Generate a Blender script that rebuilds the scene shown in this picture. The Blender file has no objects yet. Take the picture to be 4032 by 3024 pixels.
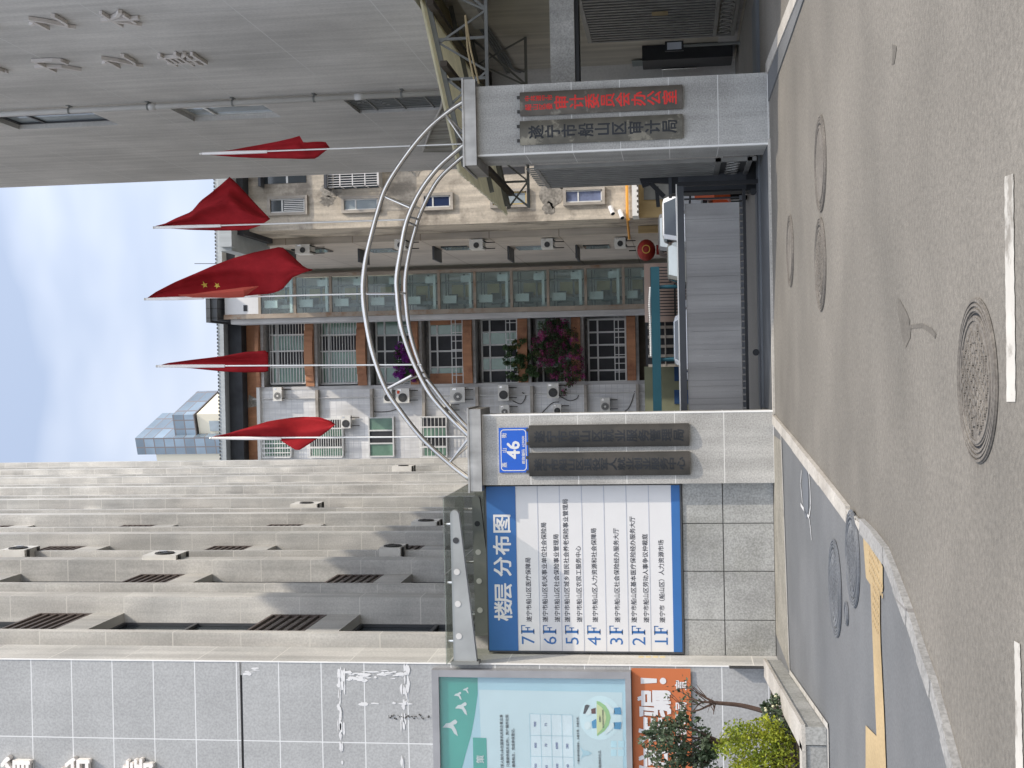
import bpy, math, random
from mathutils import Vector, Matrix, noise as mnoise
random.seed(7)
S = bpy.context.scene
COL = S.collection
R = math.radians
# ------------------------------------------------------------------ camera
FPX, CAMH = 5000.0, 1.3            # focal length in photo pixels (4032 wide), eye height
def vn(*a): return Vector(a).normalized()
Yc = vn(66, 650, FPX)
Zc = Vector((-.0185, -1, (66*.0185+650)/FPX)); Zc = (Zc - Yc*Zc.dot(Yc)).normalized()
Xc = Yc.cross(Zc)
MW = Matrix((Xc, Yc, Zc))          # photo axes (right, down, forward) -> world
CPOS = Vector((0, 0, CAMH))
rw, dw, fw = MW.col[0].copy(), MW.col[1].copy(), MW.col[2].copy()
cam = bpy.data.cameras.new("camera"); co = bpy.data.objects.new("camera", cam); COL.objects.link(co)
cam.sensor_width = 36; cam.lens = FPX/4032*36; cam.clip_start = .1; cam.clip_end = 2000
co.matrix_world = Matrix((( dw.x, rw.x, -fw.x, 0), (dw.y, rw.y, -fw.y, 0), (dw.z, rw.z, -fw.z, CAMH), (0, 0, 0, 1)))
S.camera = co
# ------------------------------------------------------------------ sun, sky, exposure
SUN = vn(.53, -.365, .765)        # towards the sun
sl = bpy.data.lights.new("sun", 'SUN'); so = bpy.data.objects.new("sun", sl); COL.objects.link(so)
sl.energy = 2.3; sl.angle = R(.6); sl.color = (1, .90, .76)
so.rotation_euler = SUN.to_track_quat('Z', 'Y').to_euler(); so.location = (20, -20, 40)
w = bpy.data.worlds.new("World"); S.world = w; w.use_nodes = True
nt = w.node_tree; bg = nt.nodes["Background"]
sky = nt.nodes.new("ShaderNodeTexSky"); sky.sky_type = 'NISHITA'; sky.sun_disc = False
sky.sun_elevation = math.asin(SUN.z); sky.sun_rotation = math.atan2(SUN.x, SUN.y)
sky.air_density = 1.0; sky.dust_density = 2.0; sky.ozone_density = 1.5
tc = nt.nodes.new("ShaderNodeTexCoord"); mp = nt.nodes.new("ShaderNodeMapping"); mp.inputs['Scale'].default_value = (1.5, 1.5, 4)
cn = nt.nodes.new("ShaderNodeTexNoise"); cn.inputs['Scale'].default_value = 1.6; cn.inputs['Detail'].default_value = 4; cn.inputs['Roughness'].default_value = .45
cr = nt.nodes.new("ShaderNodeMapRange"); cr.inputs['From Min'].default_value = .45; cr.inputs['From Max'].default_value = .64
cr.inputs['To Min'].default_value = .34; cr.inputs['To Max'].default_value = .95
mx = nt.nodes.new("ShaderNodeMix"); mx.data_type = 'RGBA'
L = nt.links.new
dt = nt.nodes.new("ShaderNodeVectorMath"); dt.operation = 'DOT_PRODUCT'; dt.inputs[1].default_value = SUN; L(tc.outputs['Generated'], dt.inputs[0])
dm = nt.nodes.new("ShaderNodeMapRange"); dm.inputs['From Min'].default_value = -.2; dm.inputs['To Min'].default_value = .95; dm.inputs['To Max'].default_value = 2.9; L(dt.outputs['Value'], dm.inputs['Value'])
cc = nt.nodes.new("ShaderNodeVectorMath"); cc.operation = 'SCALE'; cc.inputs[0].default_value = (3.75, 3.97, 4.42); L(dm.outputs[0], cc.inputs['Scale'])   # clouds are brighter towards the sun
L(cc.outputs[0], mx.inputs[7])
L(tc.outputs['Generated'], mp.inputs[0]); L(mp.outputs[0], cn.inputs['Vector']); L(cn.outputs['Fac'], cr.inputs['Value'])
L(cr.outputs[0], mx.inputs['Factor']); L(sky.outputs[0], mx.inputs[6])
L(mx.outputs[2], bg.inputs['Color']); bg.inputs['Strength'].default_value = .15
S.view_settings.view_transform = 'Standard'; S.view_settings.look = 'None'; S.view_settings.gamma = 1
S.view_settings.use_curve_mapping = False; S.view_settings.exposure = .52
S.cycles.max_bounces = 8; S.cycles.transparent_max_bounces = 12; S.cycles.use_denoising = True
# ------------------------------------------------------------------ measuring: photo pixel (v across, y down in the stored picture) -> place
def ray(v, y): return MW @ Vector((3024-y-1512.0, v-2016.0, FPX))
def W(v, y, Y): d = ray(v, y); return CPOS + d*(Y/d.y)            # on the plane at depth Y
def WX(v, y, X): d = ray(v, y); return CPOS + d*(X/d.x)           # on the plane at X
def G(v, y, z=0.0): d = ray(v, y); return CPOS + d*((z-CAMH)/d.z)  # on the ground
def rc(v0, v1, y0, y1, Y):        # photo rectangle -> x0, x1, z0, z1 on the plane at depth Y
    vm, ym = (v0+v1)/2, (y0+y1)/2
    return W(vm, y1, Y).x, W(vm, y0, Y).x, W(v1, ym, Y).z, W(v0, ym, Y).z
# ------------------------------------------------------------------ materials
def hx(h):
    h = h.lstrip('#'); o = []
    for i in (0, 2, 4):
        c = int(h[i:i+2], 16)/255; o.append(c/12.92 if c <= .04045 else ((c+.055)/1.055)**2.4)
    return tuple(o)
def mat(name, c, rough=.75, metal=0, var=.12, vs=1.2, spk=0, ss=90, streak=0, grid=(), gc=None, gw=.012, pv=0, c2=None, c2s=.6, c2t=.6, c2w=.08, bump=0, bs=60, spec=.4, trl=0, vz=1.0, coat=0):
    m = bpy.data.materials.new(name); m.use_nodes = True; t = m.node_tree; N = t.nodes; K = t.links.new
    p = N["Principled BSDF"]; p.inputs['Roughness'].default_value = rough; p.inputs['Metallic'].default_value = metal
    p.inputs['Specular IOR Level'].default_value = spec; p.inputs['Coat Weight'].default_value = coat
    if isinstance(c, str): c = hx(c)
    geo = N.new("ShaderNodeNewGeometry"); pos = geo.outputs['Position']
    def math_(op, a, b=None, cc=None):
        n = N.new("ShaderNodeMath"); n.operation = op
        for i, q in enumerate((a, b, cc)):
            if q is None: continue
            if isinstance(q, (int, float)): n.inputs[i].default_value = q
            else: K(q, n.inputs[i])
        return n.outputs[0]
    def nz(scale, det=4, mscale=None, off=0, rgh=.55):
        n = N.new("ShaderNodeTexNoise"); n.inputs['Scale'].default_value = scale; n.inputs['Detail'].default_value = det; n.inputs['Roughness'].default_value = rgh
        mpn = N.new("ShaderNodeMapping"); mpn.inputs['Scale'].default_value = mscale or (1, 1, 1); mpn.inputs['Location'].default_value = (off, off*1.7, off*.3)
        K(pos, mpn.inputs[0]); K(mpn.outputs[0], n.inputs['Vector']); return n.outputs['Fac']
    def mr(a, f0, f1, t0, t1):
        n = N.new("ShaderNodeMapRange"); K(a, n.inputs[0])
        for i, q in enumerate((f0, f1, t0, t1)): n.inputs[i+1].default_value = q
        return n.outputs[0]
    def mixc(f, a, b, blend='MIX'):
        n = N.new("ShaderNodeMix"); n.data_type = 'RGBA'; n.blend_type = blend
        for i, q in ((0, f), (6, a), (7, b)):
            if isinstance(q, (int, float)): n.inputs[i].default_value = q
            elif isinstance(q, tuple): n.inputs[i].default_value = q+(1,)
            else: K(q, n.inputs[i])
        return n.outputs[2]
    cur = c
    fac = mr(nz(vs, 6, (1, 1, vz)), .3, .7, 1-var, 1+var)
    if spk: fac = math_('MULTIPLY', fac, mr(nz(ss, 2, None, 3), .32, .68, 1-spk, 1+spk))
    if streak: fac = math_('MULTIPLY', fac, mr(nz(2.2, 5, (2.2, 2.2, .16), 9), .38, .7, 1-streak, 1+streak*.25))
    masks = []; sep = None
    if grid or pv:
        sx = N.new("ShaderNodeSeparateXYZ"); K(pos, sx.inputs[0]); sep = sx.outputs
    cells = []
    for ax, sp, off in grid:
        q = math_('DIVIDE', math_('SUBTRACT', sep[ax], off), sp)
        if pv: cells.append(math_('FLOOR', q))
        fr = math_('ABSOLUTE', math_('SUBTRACT', math_('FRACT', q), .5))
        masks.append(math_('GREATER_THAN', fr, .5-gw/sp/2))
    if pv and cells:
        cb = N.new("ShaderNodeCombineXYZ")
        for i, q in enumerate(cells[:3]): K(q, cb.inputs[i])
        wn = N.new("ShaderNodeTexWhiteNoise"); K(cb.outputs[0], wn.inputs['Vector'])
        fac = math_('MULTIPLY', fac, mr(wn.outputs['Value'], 0, 1, 1-pv, 1+pv))
    if c2 is not None:
        if isinstance(c2, str): c2 = hx(c2)
        cur = mixc(mr(nz(c2s, 7, None, 17, .65), c2t-c2w, c2t+c2w, 0, 1), c, c2)
    n = N.new("ShaderNodeVectorMath"); n.operation = 'SCALE'
    if isinstance(cur, tuple): n.inputs[0].default_value = cur
    else: K(cur, n.inputs[0])
    K(fac, n.inputs['Scale']); cur = n.outputs[0]
    if masks:
        mk = masks[0]
        for q in masks[1:]: mk = math_('MAXIMUM', mk, q)
        g = gc if gc is not None else (.6, .6, .6)
        cur = mixc(mk, cur, hx(g) if isinstance(g, str) else g)
    K(cur, p.inputs['Base Color'])
    if bump:
        b = N.new("ShaderNodeBump"); b.inputs['Strength'].default_value = bump; b.inputs['Distance'].default_value = .02
        K(nz(bs, 3, None, 5), b.inputs['Height']); K(b.outputs[0], p.inputs['Normal'])
    if trl:
        tr = N.new("ShaderNodeBsdfTranslucent"); K(cur, tr.inputs[0]); ms = N.new("ShaderNodeMixShader"); ms.inputs[0].default_value = trl
        K(p.outputs[0], ms.inputs[1]); K(tr.outputs[0], ms.inputs[2]); K(ms.outputs[0], N["Material Output"].inputs[0])
    return m
def glass(name, tint, fac=.75, rough=.03):
    m = bpy.data.materials.new(name); m.use_nodes = True; t = m.node_tree; N = t.nodes; K = t.links.new
    g = N.new("ShaderNodeBsdfGlossy"); g.inputs['Roughness'].default_value = rough; tr = N.new("ShaderNodeBsdfTransparent")
    tr.inputs[0].default_value = tuple(tint)+(1,); fr = N.new("ShaderNodeFresnel"); fr.inputs[0].default_value = 1.5
    df = N.new("ShaderNodeBsdfDiffuse"); df.inputs[0].default_value = tuple(q*.7 for q in tint)+(1,)
    m1 = N.new("ShaderNodeMixShader"); m1.inputs[0].default_value = fac; K(df.outputs[0], m1.inputs[1]); K(tr.outputs[0], m1.inputs[2])
    ge = N.new("ShaderNodeNewGeometry"); q1 = N.new("ShaderNodeMath"); q1.operation = 'SUBTRACT'; q1.inputs[0].default_value = 1; K(ge.outputs['Backfacing'], q1.inputs[1]); q2 = N.new("ShaderNodeMath"); q2.operation = 'MULTIPLY'; K(q1.outputs[0], q2.inputs[0]); K(fr.outputs[0], q2.inputs[1])
    m2 = N.new("ShaderNodeMixShader"); K(q2.outputs[0], m2.inputs[0]); K(m1.outputs[0], m2.inputs[1]); K(g.outputs[0], m2.inputs[2])
    K(m2.outputs[0], N["Material Output"].inputs[0]); return m
# ------------------------------------------------------------------ mesh building
ORG = {}
class MB:
    def __init__(s): s.v = []; s.f = []
    def poly(s, *ps):
        b = len(s.v); s.v += [tuple(p) for p in ps]; s.f.append(tuple(range(b, b+len(ps)))); return s
    def box(s, x0, x1, y0, y1, z0, z1):
        b = len(s.v); x0, x1 = min(x0, x1), max(x0, x1); y0, y1 = min(y0, y1), max(y0, y1); z0, z1 = min(z0, z1), max(z0, z1)
        s.v += [(x0,y0,z0),(x1,y0,z0),(x1,y1,z0),(x0,y1,z0),(x0,y0,z1),(x1,y0,z1),(x1,y1,z1),(x0,y1,z1)]
        s.f += [tuple(b+i for i in q) for q in ((0,3,2,1),(4,5,6,7),(0,1,5,4),(1,2,6,5),(2,3,7,6),(3,0,4,7))]; return s
    def pbox(s, v0, v1, y0, y1, Y, dep):  # box whose front face fills a photo rectangle at depth Y
        x0, x1, z0, z1 = rc(v0, v1, y0, y1, Y); return s.box(x0, x1, Y, Y+dep, z0, z1)
    def prism(s, pts, off):               # closed polygon pushed along off
        n = len(pts); b = len(s.v); off = Vector(off); pts = [Vector(p) for p in pts]
        s.v += [tuple(p) for p in pts]+[tuple(p+off) for p in pts]
        s.f += [tuple(range(b+n-1, b-1, -1)), tuple(range(b+n, b+2*n))]
        for i in range(n): j = (i+1) % n; s.f.append((b+i, b+j, b+n+j, b+n+i))
        return s
    def tube(s, path, r, n=8, cap=True):
        path = [Vector(p) for p in path]; b = len(s.v); m = len(path); prev = None
        for i, p in enumerate(path):
            t = (path[min(i+1, m-1)]-path[max(i-1, 0)]).normalized()
            if prev is None:
                a = t.cross(Vector((0, 0, 1)) if abs(t.z) < .9 else Vector((1, 0, 0))).normalized()
            else: a = (prev - t*prev.dot(t)).normalized()
            prev = a; c = t.cross(a); rr = r[i] if isinstance(r, (list, tuple)) else r
            for k in range(n): q = 2*math.pi*k/n; s.v.append(tuple(p+(a*math.cos(q)+c*math.sin(q))*rr))
        for i in range(m-1):
            for k in range(n): l = (k+1) % n; s.f.append((b+i*n+k, b+i*n+l, b+(i+1)*n+l, b+(i+1)*n+k))
        if cap: s.f += [tuple(b+k for k in range(n-1, -1, -1)), tuple(b+(m-1)*n+k for k in range(n))]
        return s
    def bar(s, a, c, w, h=None):          # square bar between two points
        a, c = Vector(a), Vector(c); h = h or w; t = (c-a).normalized()
        u = t.cross(Vector((0, 0, 1)) if abs(t.z) < .95 else Vector((0, 1, 0))).normalized(); k = t.cross(u)
        return s.prism([a+u*w/2+k*h/2, a-u*w/2+k*h/2, a-u*w/2-k*h/2, a+u*w/2-k*h/2], c-a)
    def disc(s, c, r, nrm=(0, -1, 0), n=24, th=.01, r2=0):
        c = Vector(c); nn = Vector(nrm).normalized(); u = nn.cross(Vector((0, 0, 1)) if abs(nn.z) < .9 else Vector((1, 0, 0))).normalized(); k = nn.cross(u); b = len(s.v)
        for q in range(n):
            d = u*math.cos(2*math.pi*q/n)+k*math.sin(2*math.pi*q/n); s.v += [tuple(c+d*r), tuple(c+d*r+nn*th), tuple(c+d*r2), tuple(c+d*r2+nn*th)]
        for q in range(n):
            i, j = b+4*q, b+4*((q+1) % n); s.f += [(i, j, j+1, i+1), (i+1, j+1, j+3, i+3)]
            if r2: s.f += [(i+3, j+3, j+2, i+2)]
        return s
    def ball(s, c, rx, ry=None, rz=None, n=12):
        ry = ry or rx; rz = rz or rx; b = len(s.v); m = max(4, n//2)
        for i in range(m+1):
            for k in range(n):
                th, ph = math.pi*i/m, 2*math.pi*k/n; s.v.append((c[0]+rx*math.sin(th)*math.cos(ph), c[1]+ry*math.sin(th)*math.sin(ph), c[2]+rz*math.cos(th)))
        for i in range(m):
            for k in range(n): l = (k+1) % n; s.f.append((b+i*n+k, b+(i+1)*n+k, b+(i+1)*n+l, b+i*n+l))
        return s
    def leaves(s, c, rad, n, size, hollow=.35, clumps=0, rnd=random):
        c = Vector(c); cl = [Vector([rnd.uniform(-.75, .75)*q for q in rad]) for _ in range(clumps)]
        for _ in range(n):
            while True:
                d = Vector([rnd.uniform(-1, 1) for _ in range(3)])
                if hollow < d.length < 1: break
            p = Vector((d.x*rad[0], d.y*rad[1], d.z*rad[2]))
            if clumps: p = p*.42+rnd.choice(cl)
            s.leaf(c+p, size*rnd.uniform(.6, 1.3), rnd)
        return s
    def leaf(s, p, z, rnd=random):
        a = Vector([rnd.gauss(0, 1) for _ in range(3)]).normalized(); q = a.cross(Vector([rnd.gauss(0, 1) for _ in range(3)])).normalized()
        s.poly(p-a*z*.6, p+q*z*.32+a.cross(q)*z*.1, p+a*z*.6, p-q*z*.32+a.cross(q)*z*.1)
    def build(s, name, m, parent=None, smooth=False):
        me = bpy.data.meshes.new(name)
        if parent is not None: o0 = ORG[parent.name]
        else:
            xs, ys, zs = zip(*s.v); o0 = Vector(((min(xs)+max(xs))/2, (min(ys)+max(ys))/2, min(zs)))
        me.from_pydata([tuple(Vector(p)-o0) for p in s.v], [], s.f); me.validate(); me.update()
        for mm in (m if isinstance(m, (list, tuple)) else [m]): me.materials.append(mm)
        if smooth:
            for q in me.polygons: q.use_smooth = True
        o = bpy.data.objects.new(name, me); COL.objects.link(o)
        if parent is not None: o.parent = parent
        else: o.location = o0
        ORG[o.name] = o0; return o
def tag(o, label, cat, group=None):
    o['label'] = label; o['category'] = cat
    if group: o['group'] = group
    return o
def thing(name, label, cat, loc, group=None):
    o = bpy.data.objects.new(name, None); COL.objects.link(o); o.location = loc; o.empty_display_size = .2
    ORG[o.name] = Vector(loc); return tag(o, label, cat, group)
def struct(mb, name, m, kind='structure'):
    o = mb.build(name, m); o['kind'] = kind; return o
def dup(root, loc, label=None):
    r = root.copy(); COL.objects.link(r); r.location = loc; ORG[r.name] = Vector(loc)
    if label: r['label'] = label
    for ch in list(root.children):
        c = ch.copy(); COL.objects.link(c); c.parent = r
        for g in list(ch.children):
            d = g.copy(); COL.objects.link(d); d.parent = c
    return r
def smooth_path(pts, k=6):         # Catmull-Rom through the points
    P = [Vector(p) for p in pts]; P = [P[0]*2-P[1]]+P+[P[-1]*2-P[-2]]; out = []
    for i in range(1, len(P)-2):
        a, b, c, d = P[i-1:i+3]
        for q in range(k):
            t = q/k; out.append(.5*((2*b)+(c-a)*t+(2*a-5*b+4*c-d)*t*t+(3*b-a-3*c+d)*t**3))
    out.append(P[-2]); return out
# ------------------------------------------------------------------ lettering (default font, turned into mesh)
_tx = {}
def glyphs(s, bold=0.0, ext=0.0):
    k = (s, bold, ext)
    if k not in _tx:
        cu = bpy.data.curves.new("lettering", 'FONT'); cu.body = s; cu.size = 1; cu.offset = bold; cu.resolution_u = 2; cu.extrude = ext
        o = bpy.data.objects.new("lettering", cu); COL.objects.link(o); bpy.context.view_layer.update()
        me = bpy.data.meshes.new_from_object(o.evaluated_get(bpy.context.evaluated_depsgraph_get()))
        _tx[k] = ([v.co.copy() for v in me.vertices], [tuple(p.vertices) for p in me.polygons], max([v.co.x for v in me.vertices], default=0))
        bpy.data.objects.remove(o); bpy.data.curves.remove(cu); bpy.data.meshes.remove(me)
    return _tx[k]
FRONT = (Vector((1, 0, 0)), Vector((0, 0, 1)), Vector((0, -1, 0)))
BOLD = ((0, 0), (1, .46), (-1, .57), (.53, -1), (-.47, -.91))    # heavier strokes: the glyph laid down five times, a hair apart in depth
def text(mb, s, p, size, align='L', bold=0.0, ext=0.0, axes=FRONT, width=None, bend=None):
    if bold > .015:
        for k, (a, c) in enumerate(BOLD): text(mb, s, Vector(p)+axes[0]*(a*bold*.75*size)+axes[1]*(c*bold*.75*size)+axes[2]*(k*.0003), size, align, 0, ext, axes, width, bend)
        return
    bold = 0; vs, fs, wd = glyphs(s, bold, ext/size if ext else 0); p = Vector(p); sx = size if width is None else width/wd
    x0 = {'L': 0, 'C': -wd/2, 'R': -wd}[align]; b = len(mb.v)
    for q in vs:
        a = p+axes[0]*((q.x+x0)*sx)+axes[1]*(q.y*size)+axes[2]*(q.z*size)
        if bend: a = bend(a)
        mb.v.append(tuple(a))
    mb.f += [tuple(b+i for i in f) for f in fs]
def ch(mb, c, p, w, h, bold=.012, ext=0.0, axes=FRONT, bend=None):   # one full-width character centred on p in a w x h box
    if bold > .015:
        for k, (a, e) in enumerate(BOLD): ch(mb, c, Vector(p)+axes[0]*(a*bold*.75*w)+axes[1]*(e*bold*.75*h)+axes[2]*(k*.0003), w, h, 0, ext, axes, bend)
        return
    bold = 0; vs, fs, wd = glyphs(c, bold, ext/h if ext else 0); p = Vector(p); b = len(mb.v)
    for q in vs:
        a = p+axes[0]*((q.x-.5)*w)+axes[1]*((q.y-.385)*h)+axes[2]*(q.z*h)
        mb.v.append(tuple(bend(a) if bend else a))
    mb.f += [tuple(b+i for i in f) for f in fs]
# ------------------------------------------------------------------ materials used
granite = mat("granite", (.43, .42, .395), .7, var=.14, vs=1.4, c2=(.33, .32, .30), c2s=1.1, c2t=.6, c2w=.14, spk=.2, ss=50, grid=((2, .664, .02),), gc=(.62, .61, .58), gw=.012, streak=.2)
granite_front = mat("granite_facade", (.37, .375, .375), .7, var=.08, vs=1.1, spk=.13, ss=34, grid=((2, .612, .17), (0, 1.25, -4.0+.13)), gc=(.66, .67, .67), gw=.014, streak=.05, pv=.04)
granite_wall = mat("granite_wall", (.36, .36, .345), .75, c2=(.25, .25, .225), c2s=.9, c2t=.6, c2w=.14, var=.22, vs=1.2, spk=.22, ss=40, streak=.14)
fin_stone = mat("fin_stone", (.60, .585, .55), .8, var=.14, vs=.7, spk=.1, ss=30, grid=((2, 1.107, .36),), gc=(.635, .62, .58), gw=.018, c2=(.48, .475, .455), c2s=.55, c2t=.52, c2w=.12, streak=.2, pv=.09)
rb_plaster = mat("grey_plaster", (.66, .64, .61), .85, var=.15, vs=.3, spk=.06, ss=20, streak=.14, c2=(.56, .545, .52), c2s=.4, c2t=.52, c2w=.13, grid=((2, 2.1, 1.49), (1, 2.6, .2)), gc=(.66, .65, .63), gw=.016)
dim_wall = mat("ground_floor_plaster", (.60, .56, .48), .9, var=.12, vs=.8, streak=.2, c2=(.3, .26, .22), c2s=.5, c2t=.7, c2w=.06)
asphalt = mat("asphalt", (.188, .173, .150), .9, var=.14, vs=.55, spk=.16, ss=30, streak=0, c2=(.142, .132, .115), c2s=.3, c2t=.54, c2w=.12, bump=.35, bs=70)
pave_m = mat("painted_paving", (.128, .133, .138), .8, var=.12, vs=.6, spk=.12, ss=50, c2=(.165, .167, .17), c2s=.4, c2t=.58, c2w=.14, streak=.0)
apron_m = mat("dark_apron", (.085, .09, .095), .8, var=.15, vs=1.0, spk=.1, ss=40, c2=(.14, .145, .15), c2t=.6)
court_m = mat("courtyard_concrete", (.2, .19, .175), .9, var=.12, vs=.4, spk=.1, ss=20)
kerb_m = mat("kerb_stone", (.27, .265, .255), .85, var=.16, vs=1.5, spk=.2, ss=40, grid=((0, .75, .1),), gc=(.2, .19, .18), gw=.014)
stone_lt = mat("pale_stone", (.43, .405, .365), .85, var=.16, vs=1.6, spk=.15, ss=40, c2=(.36, .33, .29), c2s=1.3, c2t=.62, c2w=.1)
white_paint = mat("road_paint", (.47, .45, .41), .8, var=.15, vs=3, c2=(.27, .25, .22), c2s=6, c2t=.58, c2w=.05)
tact_m = mat("yellow_tactile", (.40, .30, .165), .8, var=.16, vs=1.5, spk=.1, ss=40, c2=(.4, .29, .16), c2s=1.4, c2t=.6, c2w=.12)
iron_m = mat("cast_iron", (.155, .14, .122), .75, var=.2, vs=4, spk=.25, ss=60, c2=(.20, .182, .158), c2s=6, c2t=.6, c2w=.1)
stain_m = mat("oil_stain", (.125, .114, .098), .8, var=.15, vs=6, spk=.2, ss=60)
crack_m = mat("white_scratch", (.5, .5, .5), .9, var=.3, vs=8)
steel = mat("stainless_steel", (.62, .60, .57), .22, metal=1, var=.12, vs=3)
cap_m = mat("brushed_cap_steel", (.42, .40, .37), .42, metal=.85, var=.25, vs=3, streak=.25)
white_m = mat("white_trim", (.78, .77, .74), .6, var=.06, vs=3)
plaq_l = mat("dark_plaque", (.040, .037, .032), .5, var=.25, vs=3, streak=.25, spk=.06, c2=(.075, .065, .055), c2s=.9, c2t=.62, c2w=.15)
plaq_r = mat("worn_plaque", (.135, .125, .10), .55, var=.3, vs=3, c2=(.30, .275, .215), c2s=3.2, c2t=.58, c2w=.03, streak=.2)
plaq_red = mat("worn_red_plaque", (.115, .10, .082), .55, var=.3, vs=3, c2=(.22, .20, .165), c2s=2.6, c2t=.6, c2w=.03, streak=.2)
ink = mat("black_lettering", (.016, .018, .022), .4, var=.3, vs=6)
red_ink = mat("red_lettering", (.62, .035, .03), .6, var=.15, vs=6)
blue_m = mat("blue_enamel", (.012, .10, .50), .35, var=.05, vs=3)
sign_white = mat("sign_white", (.66, .655, .655), .5, var=.03, vs=2)
sign_blue = mat("sign_blue", (.035, .135, .36), .5, var=.05, vs=2)
sign_ink = mat("sign_ink", (.05, .05, .06), .6, var=.1)
sign_line = mat("sign_line", (.42, .44, .5), .6, var=.05)
gate_panel_m = mat("gate_panel_grey", (.335, .325, .315), .55, var=.1, vs=1, streak=.22, spk=.04, grid=((0, .27, .06),), gc=(.24, .235, .23), gw=.008, pv=.13)
gate_dark = mat("gate_frame_dark", (.06, .064, .072), .45, var=.12, vs=3)
leaf_grey = mat("gate_leaf_grey", (.27, .265, .25), .4, metal=.5, var=.15, vs=3)
black_m = mat("black_metal", (.012, .013, .016), .45, var=.2, vs=4)
flag_m = mat("red_flag_cloth", (.36, .022, .028), .8, var=.16, vs=5, spk=.08, ss=160, trl=.28, spec=.1)
star_m = mat("yellow_star", (.68, .52, .09), .7, var=.05)
sleeve_m = mat("white_sleeve", (.80, .78, .76), .8, var=.06, vs=6)
pole_m = mat("pole_steel", (.70, .69, .66), .35, metal=.6, var=.08)
canopy_glass = glass("canopy_glass", (.74, .77, .73), .84)
tower_glass = glass("teal_glass", (.91, .965, .955), .93)
win_glass = mat("window_glass", (.035, .045, .052), .06, var=.3, vs=.8, spec=.8)
win_green = mat("green_window_glass", (.16, .27, .205), .12, var=.35, vs=.9, spec=.7)
win_sky = mat("painted_sky_glass", (.32, .37, .40), .08, var=.2, vs=.7, spec=.8)  # pale base colour stands in for sky reflected in the panes
dark_in = mat("dark_opening", (.035, .036, .04), .6, var=.3, vs=1)
alu = mat("white_window_frame", (.66, .66, .64), .5, var=.06, vs=4)
grille_m = mat("brown_grille", (.10, .078, .070), .55, var=.15, vs=5)
ac_m = mat("ac_casing", (.72, .70, .65), .5, var=.08, vs=3, c2=(.5, .45, .36), c2s=2.5, c2t=.7, c2w=.06)
ac_dark = mat("ac_fan_grille", (.07, .07, .07), .5, var=.2, vs=8)
bracket_m = mat("dark_bracket", (.05, .048, .045), .7, var=.2)
tile_w = mat("white_wall_tile", (.80, .795, .79), .55, var=.07, vs=.5, streak=.2, grid=((0, .40, .1), (2, .32, .05)), gc=(.58, .58, .59), gw=.024, pv=.05, c2=(.60, .59, .57), c2s=.3, c2t=.58, c2w=.12)
orange_t = mat("orange_tile", (.43, .20, .10), .6, var=.14, vs=.8, streak=.16, c2=(.22, .085, .045), c2s=.8, c2t=.6, c2w=.1)
band_grey = mat("grey_slab", (.58, .57, .56), .85, var=.15, vs=.7, streak=.2)
ledge_m = mat("beige_ledge", (.44, .40, .35), .85, var=.2, vs=1, streak=.2)
beige_w = mat("old_beige_plaster", (.59, .525, .435), .9, var=.16, vs=.5, streak=.3, c2=(.34, .30, .25), c2s=.5, c2t=.55, c2w=.05, spk=.08, ss=14)
brown_w = mat("shaded_brown_plaster", (.55, .49, .42), .9, var=.14, vs=.4, streak=.2, grid=((2, 2.95, .2),), gc=(.33, .28, .23), gw=.05, c2=(.54, .48, .41), c2s=.3, c2t=.58)
yellow_w = mat("yellow_plaster", (.50, .37, .19), .9, var=.12, vs=.6, streak=.15)
peel_m = mat("peeling_plaster", (.27, .25, .22), .95, var=.4, vs=2.2, spk=.3, ss=9, bump=.8, bs=6)
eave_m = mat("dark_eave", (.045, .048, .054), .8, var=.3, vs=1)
roof_edge = mat("pale_roof_edge", (.40, .43, .44), .6, var=.1, vs=.6, streak=.1)
slate_m = mat("slate_cladding", (.075, .08, .085), .6, var=.15, vs=1, grid=((0, .5, .1),), gc=(.03, .03, .03), gw=.05)
rust_m = mat("rusty_beige_steel", (.37, .31, .25), .7, var=.2, vs=1, c2=(.23, .11, .05), c2s=1.2, c2t=.62, c2w=.08)
cream_m = mat("cream_tower", (.78, .72, .58), .8, var=.04, vs=.1)
tw_glass = mat("tower_curtain_glass", (.20, .26, .32), .25, var=.35, vs=.12, spec=.5, grid=((2, 1.3, .3), (0, 1.1, .2)), gc=(.20, .18, .18), gw=.14, pv=.3)
teal_m = mat("teal_steel", (.014, .08, .115), .5, var=.12, vs=1)
tan_sheet = mat("tan_corrugated_sheet", (.80, .74, .52), .7, var=.12, vs=1, streak=.12, trl=.5)
brown_b = mat("timber_and_shadow_brown", (.075, .06, .045), .75, var=.25, vs=3)
grey_tube = mat("grey_steel_tube", (.20, .205, .195), .6, var=.15, vs=3)
pipe_m = mat("pvc_pipe", (.58, .57, .55), .5, var=.06, vs=2)
letter_m = mat("pale_letters", (.64, .60, .565), .6, var=.08, vs=3)
white_letter = mat("white_letters", (.80, .76, .72), .55, var=.05, vs=3)
residue_m = mat("glue_residue", (.66, .66, .66), .9, var=.05)
frame_grey = mat("poster_frame", (.30, .30, .31), .5, var=.15, vs=2, metal=.2)
p_teal = mat("poster_teal", (.075, .37, .31), .35, var=.15, vs=.6)
p_blue = mat("poster_blue", (.44, .60, .69), .35, var=.08, vs=.8)
p_panel = mat("poster_panel", (.60, .68, .72), .35, var=.06, vs=.8)
p_line = mat("poster_line", (.42, .58, .66), .5)
p_green = mat("poster_green", (.33, .52, .22), .5); p_yel = mat("poster_yellow", (.66, .66, .34), .5)
p_cuff = mat("poster_cuff", (.05, .26, .48), .5); p_skin = mat("poster_outline", (.74, .78, .80), .5); p_dk = mat("poster_dark", (.06, .05, .06), .5); p_num = mat("poster_digits", (.10, .11, .30), .5)
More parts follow.
